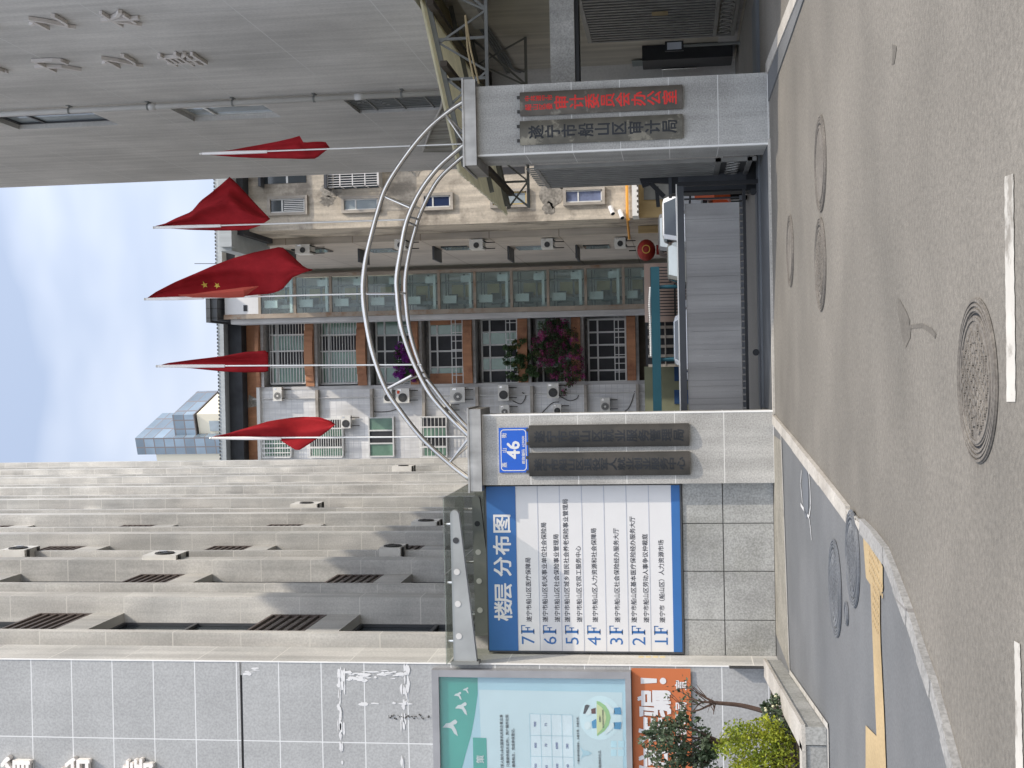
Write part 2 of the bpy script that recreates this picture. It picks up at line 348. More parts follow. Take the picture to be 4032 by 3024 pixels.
orange_b = mat("orange_banner", (.50, .145, .05), .55, var=.06, vs=1)
note_m = mat("paper_note", (.74, .62, .36), .8, var=.1)
bark = mat("bark", (.085, .055, .042), .9, var=.25, vs=14)
leaf_d = mat("dark_leaf", (.055, .085, .045), .6, var=.45, vs=9, c2=(.10, .13, .075), c2s=6, c2t=.5, trl=.2)
leaf_y = mat("yellow_green_leaf", (.13, .19, .022), .6, var=.4, vs=7, c2=(.38, .40, .03), c2s=4, c2t=.5, c2w=.12, trl=.3)
leaf_g = mat("balcony_leaf", (.05, .095, .035), .7, var=.5, vs=3, c2=(.16, .17, .05), c2s=1.5, c2t=.6, trl=.2)
blossom = mat("magenta_blossom", (.36, .05, .21), .8, var=.4, vs=2.5, c2=(.62, .14, .30), c2s=1.5, c2t=.55, trl=.25)
blossom_p = mat("purple_blossom", (.22, .03, .27), .8, var=.4, vs=2.5, c2=(.34, .05, .30), c2s=1.5, c2t=.55, trl=.25)
soil = mat("soil", (.06, .045, .035), .95, var=.3, vs=6)
car_w = mat("white_car_paint", (.72, .73, .74), .25, var=.03, coat=.6); car_g = mat("grey_car_paint", (.06, .065, .07), .3, var=.05, coat=.2); car_s = mat("silver_car_paint", (.10, .105, .10), .4, var=.05, coat=.1)
tyre_m = mat("tyre", (.02, .02, .02), .8); lamp_m = mat("lamp_lens", (.6, .62, .62), .1, spec=.8)
red_m = mat("red_silk", (.30, .025, .018), .6, var=.2, vs=6, trl=.2); gold_m = mat("gold_print", (.55, .33, .06), .5)
orange_pipe = mat("orange_pipe_paint", (.66, .30, .04), .5, var=.1); scoot_o = mat("orange_scooter_paint", (.58, .09, .02), .35, coat=.4)
pink_w = mat("pink_wall", (.62, .47, .40), .9, var=.08); green_w = mat("olive_wall", (.20, .21, .14), .9, var=.15)
tag_m = mat("tan_notice", (.42, .33, .19), .8, var=.15, vs=4)
screen_m = mat("pale_screen", (.55, .58, .64), .3)
import bmesh
# ------------------------------------------------------------------ ground
GY = 17.5                                          # front plane of the gateway
b = MB(); b.poly((-120, -30, 0), (120, -30, 0), (120, 260, 0), (-120, 260, 0)); struct(b, "road", asphalt)
KZ = .035
kp = [G(v, y, KZ) for v, y in ((3034, 1625), (3120, 1728), (3222, 1855), (3329, 1993), (3383, 2042), (3430, 2092), (3477, 2154), (3520, 2262), (3570, 2396), (3615, 2535), (3664, 2677), (3712, 2850), (3758, 3024))]
kp.append(kp[-1]+(kp[-1]-kp[-2])*1.2); kp.append(kp[-1]+Vector((-3, -1.2, 0))); kp.append(kp[-1]+Vector((-14, -.6, 0)))
kerb = MB(); pale = MB(); paving = [Vector(p) for p in kp]
for i in range(len(kp)-1):
    if i == 3: continue                             # the broken kerb stone
    a, c = kp[i].copy(), kp[i+1].copy(); t = (c-a).normalized(); n_ = Vector((-t.y, t.x, 0)); n_ = n_ if n_.y > 0 or n_.x < 0 else -n_
    if n_.dot(Vector((-.5, 1, 0))) < 0: n_ = -n_
    w_ = .13 if i < 3 else .11
    a2, c2_ = a+n_*w_, c+n_*w_
    for q in (a, c, a2, c2_): q.z = -.02
    (kerb if i > 3 else pale).prism([a, c, c2_, a2], (0, 0, .02+KZ+.006*(i % 2)))
struct(kerb, "kerb", kerb_m); struct(pale, "kerb", stone_lt)
b = MB(); lo = kp[3]; b.prism([lo+Vector((-.02, .02, -.03)), kp[4]+Vector((-.03, .02, -.03)), kp[4]+Vector((-.10, .10, -.03)), (lo+kp[4])/2+Vector((-.02, .13, -.03)), lo+Vector((-.08, .14, -.03))], (0, 0, .022)); struct(b, "broken_kerb", stone_lt)
b = MB(); pts = [Vector((p.x-.02, p.y+.02, .016)) for p in kp]; b.poly(*(pts+[Vector((-26, 18, .016)), Vector((-.55, 18, .016))])); struct(b, "pavement", pave_m)
b = MB(); ln = [G(v, y, .028) for v, y in ((3049, 1652), (3074, 1700), (3108, 2644), (3259, 2862))]+[Vector((-9, G(3259, 2862).y-.1, .028))]
for a, c in zip(ln, ln[1:]):
    t = (c-a).normalized(); n_ = Vector((-t.y, t.x, 0))*.03; b.poly(a+n_, c+n_, c-n_, a-n_)
struct(b, "pavement_edge_line", white_paint)
b = MB(); a, c = G(3076, 1735, .02), G(3108, 2640, .02); b.poly(a+Vector((0, .03, 0)), c+Vector((0, .03, 0)), Vector((c.x, 17.9, .02)), Vector((a.x, 17.9, .02))); struct(b, "wall_base_strip", mat("dusty_concrete", (.25, .235, .20), .9, var=.2, vs=2, spk=.2, ss=30))
# tactile strip
tp = lambda x, y: G(2900+1.341*x, 800+1.341*y, .024)
b = MB(); b.poly(*[tp(*q) for q in ((371, 977), (396, 1005), (414, 1032), (429, 1068), (429, 1142), (421, 1142), (421, 1230), (423, 1300), (428, 1400), (433, 1500), (439, 1659), (441, 1760), (379, 1760), (379, 1533), (411, 1565), (406, 1450), (399, 1270), (393, 1120), (380, 1100))]); struct(b, "tactile_strip", tact_m)
b = MB()
s0, s1 = tp(410, 1010), tp(408, 1275); dd = (s1-s0).normalized(); nn = Vector((-dd.y, dd.x, 0)); L_ = (s1-s0).length
for i in range(int(L_/.06)):
    for j in range(-6, 7):
        q = s0+dd*(i*.06)+nn*(j*.055); wd_ = .30 if i*.06 < L_*.45 else .13
        if abs(j*.055) < wd_ and not (i*.06 < L_*.2 and j*.055*nn.y < -.15): b.disc((q.x, q.y, .024), .017, (0, 0, 1), 8, .004)
struct(b, "tactile_studs", tact_m)
# forecourt in the gateway, courtyard, right pavement
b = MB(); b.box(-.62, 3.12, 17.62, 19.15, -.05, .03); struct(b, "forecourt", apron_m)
b = MB(); b.box(-.62, 5.5, 19.16, 20.1, -.05, .05); struct(b, "gate_track_bed", mat("track_concrete", (.135, .145, .155), .8, var=.12, vs=1))
b = MB(); b.box(-.66, 3.05, 17.42, 17.6, -.05, .026); struct(b, "threshold_stone", stone_lt)
b = MB(); b.poly((-4, 20.1, .004), (12, 20.1, .004), (12, 95, .004), (-18, 95, .004), (-18, 60, .004), (-4, 60, .004)); struct(b, "courtyard", court_m)
a, c = G(3007, 278, .05), G(3113, 0, .05); d = (c-a).normalized(); e = c+d*5
b = MB(); b.prism([Vector((a.x, a.y, -.05)), Vector((e.x, e.y, -.05)), Vector((e.x, 24, -.05)), Vector((a.x, 24, -.05))], (0, 0, .065)); struct(b, "side_pavement", pave_m)
b = MB(); n_ = Vector((-d.y, d.x, 0))*.09; n_ = n_ if n_.y < 0 else -n_
for k in range(8):
    q0, q1 = a+d*(k*.8), a+d*(k*.8+.79); b.prism([Vector((q.x, q.y, -.05)) for q in (q0+n_, q1+n_, q1-n_, q0-n_)], (0, 0, .078))
struct(b, "side_kerb", stone_lt)
# road markings and stains
for p in (((3963, 1582), (3998, 1582), (3990, 682), (3955, 696)), ((3993, 2523), (4015, 2535), (4030, 3060), (4000, 3060))):
    q = [G(v, y, .004) for v, y in p]; b = MB()
    n = 26
    for k in range(n):
        t0, t1 = k/n, (k+1)/n; j = lambda t: .004*math.sin(t*61)+.003*math.sin(t*157)
        A, B, C2, D = q[0].lerp(q[3], t0), q[0].lerp(q[3], t1), q[1].lerp(q[2], t1), q[1].lerp(q[2], t0)
        b.poly(A+Vector((0, j(t0), 0)), D-Vector((0, j(t0+.3), 0)), C2-Vector((0, j(t1+.3), 0)), B+Vector((0, j(t1), 0)))
    struct(b, "road_marking", white_paint)
sp = lambda x, y: G(2900+1.341*x, 800+1.341*y, .003)
b = MB(); b.poly(*[sp(*q) for q in ((472, 278), (480, 285), (498, 318), (509, 345), (507, 358), (545, 352), (572, 366), (586, 385), (583, 398), (572, 385), (545, 366), (512, 368), (510, 395), (496, 425), (486, 395), (476, 330))]); struct(b, "oil_stain", stain_m)
b = MB(); b.poly(*[G(3000+.4822*x, .4822*y, .003) for x, y in ((1062, 362), (1100, 375), (1092, 440), (1080, 520), (1058, 530), (1066, 430))]); struct(b, "oil_stain", stain_m)
b = MB(); zz = lambda x, y: G(3000+.633*x, 1600+.633*y, .022)
for l in (((270, 345), (292, 420), (300, 520), (303, 620), (293, 690)), ((293, 690), (240, 610)), ((246, 400), (240, 480), (252, 600)), ((293, 690), (302, 760), (308, 832))):
    for (x0, y0), (x1, y1) in zip(l, l[1:]):
        p0, p1 = zz(x0, y0), zz(x1, y1); n_ = Vector((-(p1-p0).y, (p1-p0).x, 0)).normalized()*.018; b.poly(p0-n_, p1-n_, p1+n_, p0+n_)
struct(b, "pavement_scratches", crack_m)
# manhole covers: ring with ridges, lid with bars
def manhole(v, y, half, label, lid=.80, bars=True, z=.003, grp="round iron covers in the road and pavement"):
    c = G(v, y, z); r = half*c.y/FPX
    t = thing("manhole_cover", label, "manhole cover", c, grp)
    f = MB(); f.disc((c.x, c.y, z), r, (0, 0, 1), 56, .004, r*(lid+.02))
    for q in (.985, .93, .87): f.disc((c.x, c.y, z+.004), r*q, (0, 0, 1), 56, .008, r*(q-.03))
    f.build("frame", iron_m, t)
    g = MB(); g.disc((c.x, c.y, z-.002), r*(lid+.02), (0, 0, 1), 56, .003, r*lid*.985); g.build("gap", black_m, t)
    l = MB(); rl = r*lid*.985; l.disc((c.x, c.y, z), rl, (0, 0, 1), 56, .008); l.disc((c.x, c.y, z+.008), rl*.97, (0, 0, 1), 56, .006, rl*.92)
    if bars:
        s_ = r*.15
        for i in range(-8, 9):
            for j in range(-8, 9):
                ax, ay = c.x+i*s_+(j % 2)*s_/2, c.y+j*s_*.62
                if math.hypot(ax-c.x, ay-c.y) > rl*.84 or abs(ay-c.y) < rl*.10: continue
                if (i+j) % 3 == 0: l.disc((ax, ay, z+.008), s_*.33, (0, 0, 1), 4, .007); continue
                for q in (-1, 0, 1): o_ = q*s_*.2; l.bar((ax-s_*.26+o_, ay-s_*.17, z+.012), (ax+s_*.26+o_, ay+s_*.17, z+.012), s_*.1, .008)
        for k in range(-4, 5):
            l.box(c.x+k*rl*.16-rl*.055, c.x+k*rl*.16+rl*.045, c.y-rl*.05, c.y+rl*.05, z+.008, z+.016)
    l.build("lid", iron_m, t); return t
manhole(3848, 1499, 314, "large round iron manhole cover in the road beside the near white dash")
manhole(3231, 1041, 182, "round iron manhole cover in the road, second nearest to the gate")
manhole(3231, 645, 186, "round iron manhole cover in the road below the shaded right pillar", bars=False)
manhole(3112, 988, 140, "round iron manhole cover in the road closest to the sliding gate", bars=False)
iron_m2 = iron_m; iron_m = mat("painted_cast_iron", (.13, .138, .15), .7, var=.18, vs=4, spk=.15, ss=60, c2=(.19, .195, .2), c2s=6, c2t=.6)
manhole(3358, 2199, 188, "larger of the two round grey manhole covers in the pavement, touching the broken kerb", z=.02)
manhole(3289, 2315, 188, "grey painted manhole cover in the pavement nearer the directory wall", z=.021)
manhole(3335, 2416, 46, "tiny oval valve lid in the pavement beside two manhole covers", bars=False, z=.02)
iron_m = iron_m2
b = MB(); c = G(3172, 1925, .019); b.disc((c.x, c.y, .019), .30, (0, 0, 1), 40, .003); tag(b.build("manhole_cover", mat("painted_lid", (.125, .135, .15), .8, var=.12)), "smooth painted-over round lid in the pavement in front of the left gate pillar", "manhole cover", "round iron covers in the road and pavement")

# ------------------------------------------------------------------ gate pillars
def pillar(name, label, xl, xr, dep, capv, capy, trimx):
    t = thing(name, label, "gate pillar", ((xl+xr)/2, GY+dep/2, 0), "granite gate pillars")
    cz0, cz1 = W(capv[1], sum(capy)/2, GY).z, W(capv[0], sum(capy)/2, GY).z
    b = MB(); b.box(xl, xr, GY, GY+dep, -.15, cz0); b.build("shaft", granite, t)
    b = MB(); b.box(trimx-.012, trimx+.012, GY-.006, GY+.05, -.05, cz0-.003); b.build("edge_trim", white_m, t)
    cx0, cx1 = W(sum(capv)/2, capy[1], GY-.1).x, W(sum(capv)/2, capy[0], GY-.1).x
    c = MB(); c.box(cx0, cx1, GY-.1, GY+dep+.1, cz0, cz1); k = c.build("cap", cap_m, t)
    l = MB(); l.box(cx0-.02, cx1+.02, GY-.12, GY+dep+.12, cz1, cz1+.025); l.build("cap_flange", cap_m, k)
    l = MB(); l.box(xl-.01, xr+.01, GY-.02, GY, -.02, .03); 
    return t, cz1+.025, cx0, cx1
LX0, LX1 = W(2450, 1906, GY).x, W(2450, 1627, GY).x
RX0, RX1 = W(2450, 589, GY).x, W(2450, 313, GY).x
LP, LTOP, LC0, LC1 = pillar("gate_pillar", "sunlit granite gate pillar with a blue number plate and two dark plaques", LX0, LX1, .7, (1853, 1899), (1611, 1935), LX1)
RP, RTOP, RC0, RC1 = pillar("gate_pillar", "shaded granite gate pillar carrying a red-lettered plaque", RX0, RX1, .92, (1832, 1878), (312, 651), RX0)
# plaques: bowed boards with lettering that follows the bow
def plaque(label, v0, v1, y0, y1, m, im, cols, sag, grp="bowed name plaques on the gate pillars"):
    x0, x1, z0, z1 = rc(v0, v1, y0, y1, GY); xc, hw = (x0+x1)/2, (x1-x0)/2
    t = thing("name_plaque", label, "plaque", (xc, GY, z0), grp); n = 16; e = .028; Yb = GY-.012
    f = lambda x: Yb-e-sag*(1-((x-xc)/hw)**2)
    pts = [(x1, Yb, z0), (x0, Yb, z0)]+[(x0+(x1-x0)*k/n, f(x0+(x1-x0)*k/n), z0) for k in range(n+1)]
    b = MB(); b.prism(pts, (0, 0, z1-z0)); b.build("board", m, t)
    for xx in (xc-hw*.6, xc+hw*.6): b = MB(); b.box(xx-.02, xx+.02, GY-.03, GY, z1, z1+.045); b.build("hanger", bracket_m, t)
    b = MB(); bend = lambda q: Vector((q.x, f(q.x)-.0025+q.y, q.z))
    for s, cx, top, bot, wd in cols:
        n_ = len(s); st = (top-bot)/n_; zt = z1-(z1-z0)*top; step = (z1-z0)*(bot-top)/n_
        for i, c in enumerate(s): ch(b, c, (xc+cx*hw, 0, zt-step*(i+.5)), wd*hw*2, step*.98, bold=.034)
    o = b.build("lettering", im, t); bm = bmesh.new(); bm.from_mesh(o.data); og = ORG[t.name]      # cut into strips, then wrap round the board
    for k in range(1, 14): bmesh.ops.bisect_plane(bm, geom=bm.verts[:]+bm.edges[:]+bm.faces[:], plane_co=(-hw+2*hw*k/14, 0, 0), plane_no=(1, 0, 0))
    for q in bm.verts: q.co = bend(q.co+og)-og
    bm.to_mesh(o.data); bm.free(); return t
plaque("shiny dark plaque with faded black characters, on the left pillar nearest the gate opening", 2085, 2713, 1670, 1759, plaq_l, ink, [("遂宁市船山区就业服务管理局", 0, .03, .97, .56)], .045)
plaque("shiny dark plaque with crisp black characters, beside the blue and white directory board", 2085, 2716, 1779, 1872, plaq_l, ink, [("遂宁市船山区退役军人就业创业服务中心", 0, .03, .97, .56)], .045)
plaque("worn brown plaque with bright red characters on the shaded pillar", 2049, 2687, 351, 445, plaq_red, red_ink, [("审计委员会办公室", -.05, .21, .97, .62), ("中共遂宁市", .40, .03, .205, .26), ("船山区委", -.34, .03, .205, .26)], .05)
plaque("peeling grey plaque with black characters on the shaded pillar", 2049, 2688, 465, 560, plaq_r, ink, [("遂宁市船山区审计局", 0, .05, .97, .58)], .05)
# number plate
x0, x1, z0, z1 = rc(1966, 2080, 1684, 1860, GY)
t = thing("number_plate", "blue enamel house number plate reading 46 above the dark plaques", "number plate", ((x0+x1)/2, GY, z0))
b = MB(); b.box(x0, x1, GY-.022, GY-.002, z0, z1); b.build("plate", blue_m, t)
b = MB(); y_ = GY-.0245; m_ = .022; w_ = .011
r_ = .05
def rr_pts(i, rr): return [(cx+rr*math.cos(a), cz+rr*math.sin(a)) for cx, cz, a0 in ((x1-i-rr, z1-i-rr, 0), (x0+i+rr, z1-i-rr, 90), (x0+i+rr, z0+i+rr, 180), (x1-i-rr, z0+i+rr, 270)) for a in [R(a0+q*18) for q in range(6)]]
po, pi_ = rr_pts(m_, r_), rr_pts(m_+w_, r_-w_)
for k in range(len(po)):
    j = (k+1) % len(po); b.poly((po[k][0], y_, po[k][1]), (po[j][0], y_, po[j][1]), (pi_[j][0], y_, pi_[j][1]), (pi_[k][0], y_, pi_[k][1]))
pw, ph = x1-x0, z1-z0; xm = (x0+x1)/2
for c, q in zip("燕山街", (-.33, .0, .33)): ch(b, c, (xm+q*pw, y_, z0+ph*.82), .07, .075, bold=.02)
text(b, "46", (xm, y_, z0+ph*.30), .25, 'C', bold=.035); text(b, "邮政编码  629000", (xm, y_, z0+ph*.12), .048, 'C', bold=.02, width=pw*.62)
b.build("lettering", sign_white, t)
# ------------------------------------------------------------------ wall and floor directory
BY = 17.72
wx0, wx1 = -4.0, LX0
bx0, bx1, bz0, bz1 = rc(1922, 2681, 1912, 2562, BY)
t = thing("boundary_wall", "low granite panel wall under the blue and white directory board", "wall", ((wx0+wx1)/2, BY+.3, 0))
b = MB(); b.box(wx0+.0, wx1, BY+.06, BY+.5, -.15, bz1+.02); b.build("core", granite_wall, t)
px = [wx0]+[W(2850, 1550+.663*q, BY).x for q in (1345, 1055, 770)]+[wx1]; zs = [.02, W(2850, 2250, BY).z, bz0-.03]
for i in range(4):
    for j in range(2):
        g_ = .006; p = MB(); p.box(px[i]+g_, px[i+1]-g_, BY, BY+.058, zs[j]+g_, zs[j+1]-g_-.002); o = p.build("panel", granite_wall, t)
b = MB(); b.box(wx0, wx1, BY-.03, BY+.02, -.1, .015); b.build("base_course", stone_lt, t)
t = thing("directory_board", "large blue and white floor directory board listing floors 1F to 7F", "sign board", ((bx0+bx1)/2, BY, bz0))
b = MB(); b.box(bx0, bx1, BY-.03, BY+.05, bz0, bz1); b.build("panel", sign_white, t)
b = MB(); b.box(bx0-.02, bx1+.01, BY-.032, BY+.05, bz0-.025, bz0-.001); b.box(bx0-.022, bx0-.002, BY-.032, BY+.05, bz0, bz1); b.box(bx0, bx1, BY-.034, BY+.05, bz1+.001, bz1+.018); b.build("frame", gate_dark, t)
zr = [W(v, 2237, BY).z for v in (2035, 2163, 2221, 2350, 2482, 2614, 2750)]
hz = W(2035, 2237, BY-.03).z; fz = W(2647, 2237, BY-.03).z
b = MB(); b.box(bx0, bx1, BY-.036, BY-.03, hz, bz1); b.build("header_band", sign_blue, t)
b = MB(); b.box(bx0, bx1, BY-.036, BY-.03, bz0, fz); b.build("footer_band", sign_blue, t)
b = MB(); rows = [hz-(hz-fz)*k/7 for k in range(8)]
for z in rows[1:-1]: b.box(bx0, bx1, BY-.033, BY-.03, z-.005, z+.005)
b.build("row_lines", sign_line, t)
b = MB(); y_ = BY-.0375; bw = bx1-bx0
for c, yp in zip("楼层分布图", (1287, 1180, 1025, 897, 770)): ch(b, c, (W(1990, 1550+.663*yp, BY).x, y_, (hz+bz1)/2), .29, .27, bold=.03)
b.build("heading", sign_white, t)
y_ = BY-.0315
names = [["遂宁市船山区医疗保障局"], ["遂宁市船山区机关事业单位社会保险局", "遂宁市船山区社会保险事业管理局"], ["遂宁市船山区城乡居民社会养老保险事业管理局", "遂宁市船山区农民工服务中心"], ["遂宁市船山区人力资源和社会保障局"], ["遂宁市船山区社会保险经办服务大厅"], ["遂宁市船山区基本医疗保险经办服务大厅", "遂宁市船山区劳动人事争议仲裁庭"], ["遂宁市（船山区）人力资源市场"]]
tx = W(2350, 2449, BY).x; fx = W(2350, 2540, BY).x; rh = rows[0]-rows[1]
for k in range(7):
    zm = (rows[k]+rows[k+1])/2; b = MB(); d_ = MB()
    for i, s in enumerate(names[k]):
        z = zm-.035 if len(names[k]) == 1 else zm+(.045 if i == 0 else -.125)
        text(b, s, (tx, y_, z), .082, 'L', bold=.016, width=.0822*len(s)); b.build("office_name", sign_ink, t); b = MB()
    z = zm-.075; h = .185
    text(d_, str(7-k), (fx, y_, z), .262, 'L', bold=.012)
    if 7-k == 1: d_.box(fx+.02, fx+.118, y_-.001, y_, z, z+.02)
    f0 = fx+.155
    for q in ((f0+.018, f0+.052, z, z+h), (f0, f0+.072, z, z+.014), (f0, f0+.125, z+h-.014, z+h), (f0+.04, f0+.095, z+h*.5-.008, z+h*.5+.008), (f0+.113, f0+.125, z+h-.06, z+h), (f0+.085, f0+.096, z+h*.5-.035, z+h*.5+.035)):
        d_.box(q[0], q[1], y_-.001, y_+.0005, q[2], q[3])
    d_.build("floor_number", sign_blue, t)
# ------------------------------------------------------------------ sliding gate, folded leaf
SY = 19.35
gx0 = LX1-1.6; gx1 = W(2690, 726, SY).x; gz = lambda v, y=1200: W(v, y, SY).z
t = thing("sliding_gate", "low grey sliding gate with ribbed panel and dark frame across the gateway", "gate", ((gx0+gx1)/2, SY, .05))
b = MB(); b.box(gx0, gx1, SY-.04, SY+.04, gz(2700), gz(2674)); b.build("top_rail", gate_dark, t)
b = MB(); b.box(gx0, gx1, SY-.045, SY+.045, gz(2674)+.002, gz(2672)+.012); b.build("rail_edge", pole_m, t)
pxr = W(2800, 799, SY).x; pz0, pz1 = gz(2917), gz(2703); n = int((pxr-gx0)/.09); b = MB()
for k in range(n):
    x0 = gx0+k*(pxr-gx0)/n; x1 = gx0+(k+1)*(pxr-gx0)/n; d = .0 if k % 3 else .008; b.box(x0, x1-.001, SY-.012-d, SY+.012, pz0, pz1)
b.build("panel", gate_panel_m, t)
b = MB(); b.box(gx0, gx1-.1, SY-.03, SY+.03, gz(2943), gz(2931)); b.build("bottom_beam", black_m, t)
b = MB(); k = gx0
while k < gx1-.2: b.box(k, k+.075, SY-.028, SY+.028, gz(2930), gz(2919)); k += .1
b.build("slotted_rack", gate_dark, t)
b = MB(); b.box(gx1-.03, gx1+.03, SY-.05, SY+.05, .05, gz(2674)-.002); b.box(W(2800, 784, SY).x, W(2800, 778, SY).x, SY-.02, SY+.02, gz(2930), gz(2701)); b.build("end_post", black_m, t)
b = MB(); b.box(gx0, 4.2, SY-.03, SY+.03, .05, .075); b.build("track", gate_dark, t)
for x in (.2, 2.6):
    b = MB(); b.disc((x, SY+.025, .125), .05, (0, -1, 0), 16, .05); b.build("wheel", black_m, t)
# folded gate leaf behind the right pillar
lx = W(2500, 662, 18.9).x; Y0, Y1 = GY+.95, 20.45
ztop = WX(2140, 712, lx).z
t = thing("gate_leaf", "tall grey barred gate leaf folded back behind the shaded pillar", "gate", (lx, (Y0+Y1)/2, .05))
b = MB(); b.box(lx-.03, lx+.03, Y0, Y1, ztop-.06, ztop); b.box(lx-.03, lx+.03, Y0, Y1, .62, .7); b.box(lx-.03, lx+.03, Y0, Y1, .18, .25)
for y in (Y0, Y1-.06): b.box(lx-.028, lx+.028, y, y+.06, .12, ztop-.062)
b.build("frame", leaf_grey, t)
b = MB(); k = Y0+.1
while k < Y1-.1: b.box(lx-.03, lx+.0, k, k+.045, .7, ztop-.06); b.bar((lx, k+.025, ztop), (lx, k+.025, ztop+.13), .02); k += .19
b.build("bars", leaf_grey, t)
b = MB(); b.box(lx+.005, lx+.015, Y0+.06, Y1-.06, .25, ztop-.06); b.build("backing_sheet", mat("dark_sheet", (.05, .05, .05), .5), t)
b = MB(); k = Y0+.2
while k < Y1-.2: b.tube([(lx-.02, k+.09*math.cos(a), .435+.09*math.sin(a)) for a in [R(30*q) for q in range(13)]], .014, 6); k += .24
b.build("scrollwork", leaf_grey, t)
# black drive cabinet of the gate
t = thing("gate_motor_cabinet", "black steel gate drive cabinet beside the folded gate leaf", "cabinet", (W(2800, 722, 19.9).x, 20.0, .05))
x0, x1, z0, z1 = rc(2645, 2955, 690, 742, 19.75); cxm = (x0+x1)/2
b = MB(); b.box(x0-.05, x1+.2, 19.75, 20.15, .05, z1); b.build("body", black_m, t)
b = MB(); b.box(x0-.02, x1+.17, 19.73, 19.752, .2, z1-.1); b.build("door", gate_dark, t)
b = MB(); b.box(x0-.07, x1+.22, 19.72, 20.18, z1, z1+.05); b.build("lid", gate_dark, t)
b = MB(); a0 = W(2640, 715, 19.9); b.bar(a0-Vector((0, 0, .1)), W(2530, 705, 19.9), .1); b.bar(W(2560, 720, 19.9), W(2615, 775, 19.9), .07); b.bar(W(2585, 735, 19.9), W(2592, 815, 19.9), .05, .06); b.bar(W(2530, 690, 19.9), W(2545, 735, 19.9), .09, .12); b.build("camera_arm", black_m, t)
# ------------------------------------------------------------------ left office building
LX = -4.0; LY = 17.13; LTOPZ = 37.0; LFAR = 58.2; MOD = 4.45
t = LB = thing("office_building", "tall grey stone office building with vertical fins and brown window grilles", "building", (LX-5, 38, 0))
b = MB(); b.box(-16, LX-.62, 17.6, LFAR, -.1, LTOPZ); b.build("core_wall", rb_plaster, t)
b = MB(); b.box(-16, LX, LY, 18.05, -.15, W(952, 2800, LY).z-.018); b.box(-16, LX, LY, 18.05, W(952, 2800, LY).z+.018, LTOPZ); b.build("front_wall", granite_front, t)
b = MB(); z = W(952, 2800, LY).z; b.box(-16, LX-.03, LY+.03, 18.0, z-.0179, z+.0179); b.build("shadow_joint", dark_in, t)
b = MB(); b.box(LX-.012, LX+.006, LY-.012, LY+.01, -.1, LTOPZ); b.build("corner_trim", white_m, t)
# side return of the front block in dusty plaster
b = MB(); b.box(LX-.2, LX+.004, LY+.02, 18.04, -.1, LTOPZ); b.build("side_return", fin_stone, t)
A = [19.0+MOD*k for k in range(9)]; B = [22.1+MOD*k for k in range(8)]
for y0, w_ in [(a, .2) for a in A]+[(q, .48) for q in B]:
    b = MB(); b.box(LX-.62, LX, y0, y0+w_, -.1, LTOPZ); b.build("fin", fin_stone, t)
b = MB(); b.box(LX-.62, LX, LFAR-.6, LFAR, -.1, LTOPZ); b.build("end_fin", fin_stone, t)
FL = [7.0+4.43*k for k in range(-1, 7)]            # underside of each spandrel
def grille(x, y0, y1, z0, z1):
    g = MB(); g.box(x, x+.05, y0, y1, z1-.05, z1); g.box(x, x+.05, y0, y1, z0, z0+.05); g.box(x, x+.05, y0, y0+.05, z0+.051, z1-.051); g.box(x, x+.05, y1-.05, y1, z0+.051, z1-.051)
    n = max(3, int((z1-z0)/.15))
    for k in range(1, n): z = z0+(z1-z0)*k/n; g.box(x-.01, x+.045, y0+.05, y1-.05, z-.028, z+.028)
    return g
ng = 0
for i, z in enumerate(FL):
    bays = [(a+.2, q) for a, q in zip(A, B)]+[(18.05, A[0])]+[(q+.48, a) for q, a in zip(B, A[1:])]
    for k, (y0, y1) in enumerate(bays):
        wide = k < len(B)
        s_ = MB(); s_.box(LX-.61, LX-.30, y0, y1, z, z+.58); s_.box(LX-.61, LX-.36, y0, y1, z+.5801, z+1.63); s_.build("spandrel", fin_stone, t)
        if wide and (k > 3 and i < 3): pass
        o = grille(LX-.355, y0+.04, y1-.02, z+.6, z+1.62).build("window_grille", grille_m, t)
        if wide and k < 5:
            f = MB(); zt, zb = z-.002, z-2.8; x = LX-.52
            f.box(x, x+.05, y0, y1, zt-.06, zt); f.box(x, x+.05, y0, y1, zb, zb+.06); f.box(x, x+.05, y0, y1, (zt+zb)/2-.03, (zt+zb)/2+.03)
            for y in (y0+.02, (y0+y1)/2, y1-.06): f.box(x-.002, x+.048, y, y+.05, zb+.061, zt-.061)
            f = f.build("window", gate_dark, t); p = MB(); p.box(x-.03, x-.005, y0, y1, zb, zt); p.build("pane", win_glass, f)
# glue marks of a removed sign on the front
b = MB(); random.seed(11)
def scrape(v, y, lv, ly, n):
    for _i in range(int(n*.75)):
        c = W(v+random.uniform(-lv, lv), y+random.uniform(-ly, ly), LY-.004-.0006*_i); a_, r1, r2 = random.uniform(0, 3), random.uniform(.02, .11), random.uniform(.008, .032)
        if c.x > LX-.02: continue
        horiz = ly > lv; pts = []
        for k in range(9):
            q = 2*math.pi*k/9; rr = random.uniform(.5, 1.1); dx, dz = rr*r1*math.cos(q), rr*r2*math.sin(q)
            if not horiz: dx, dz = dz, dx
            pts.append((min(c.x+dx, LX-.015), c.y, c.z+dz))
        b.poly(*pts)
for a_ in ((1338, 2760, 8, 120, 18), (1345, 2690, 14, 50, 16), (1375, 2670, 60, 5, 9), (1420, 2657, 60, 14, 22), (1400, 2672, 40, 10, 10), (1545, 2655, 40, 18, 16), (1600, 2670, 10, 80, 18), (1588, 2860, 10, 160, 20), (1585, 2770, 40, 6, 9), (1345, 2900, 8, 110, 14), (985, 2640, 20, 15, 9), (1440, 2772, 40, 4, 6)): b = MB(); scrape(*a_); b.build("glue_residue", residue_m, t)
b = MB()
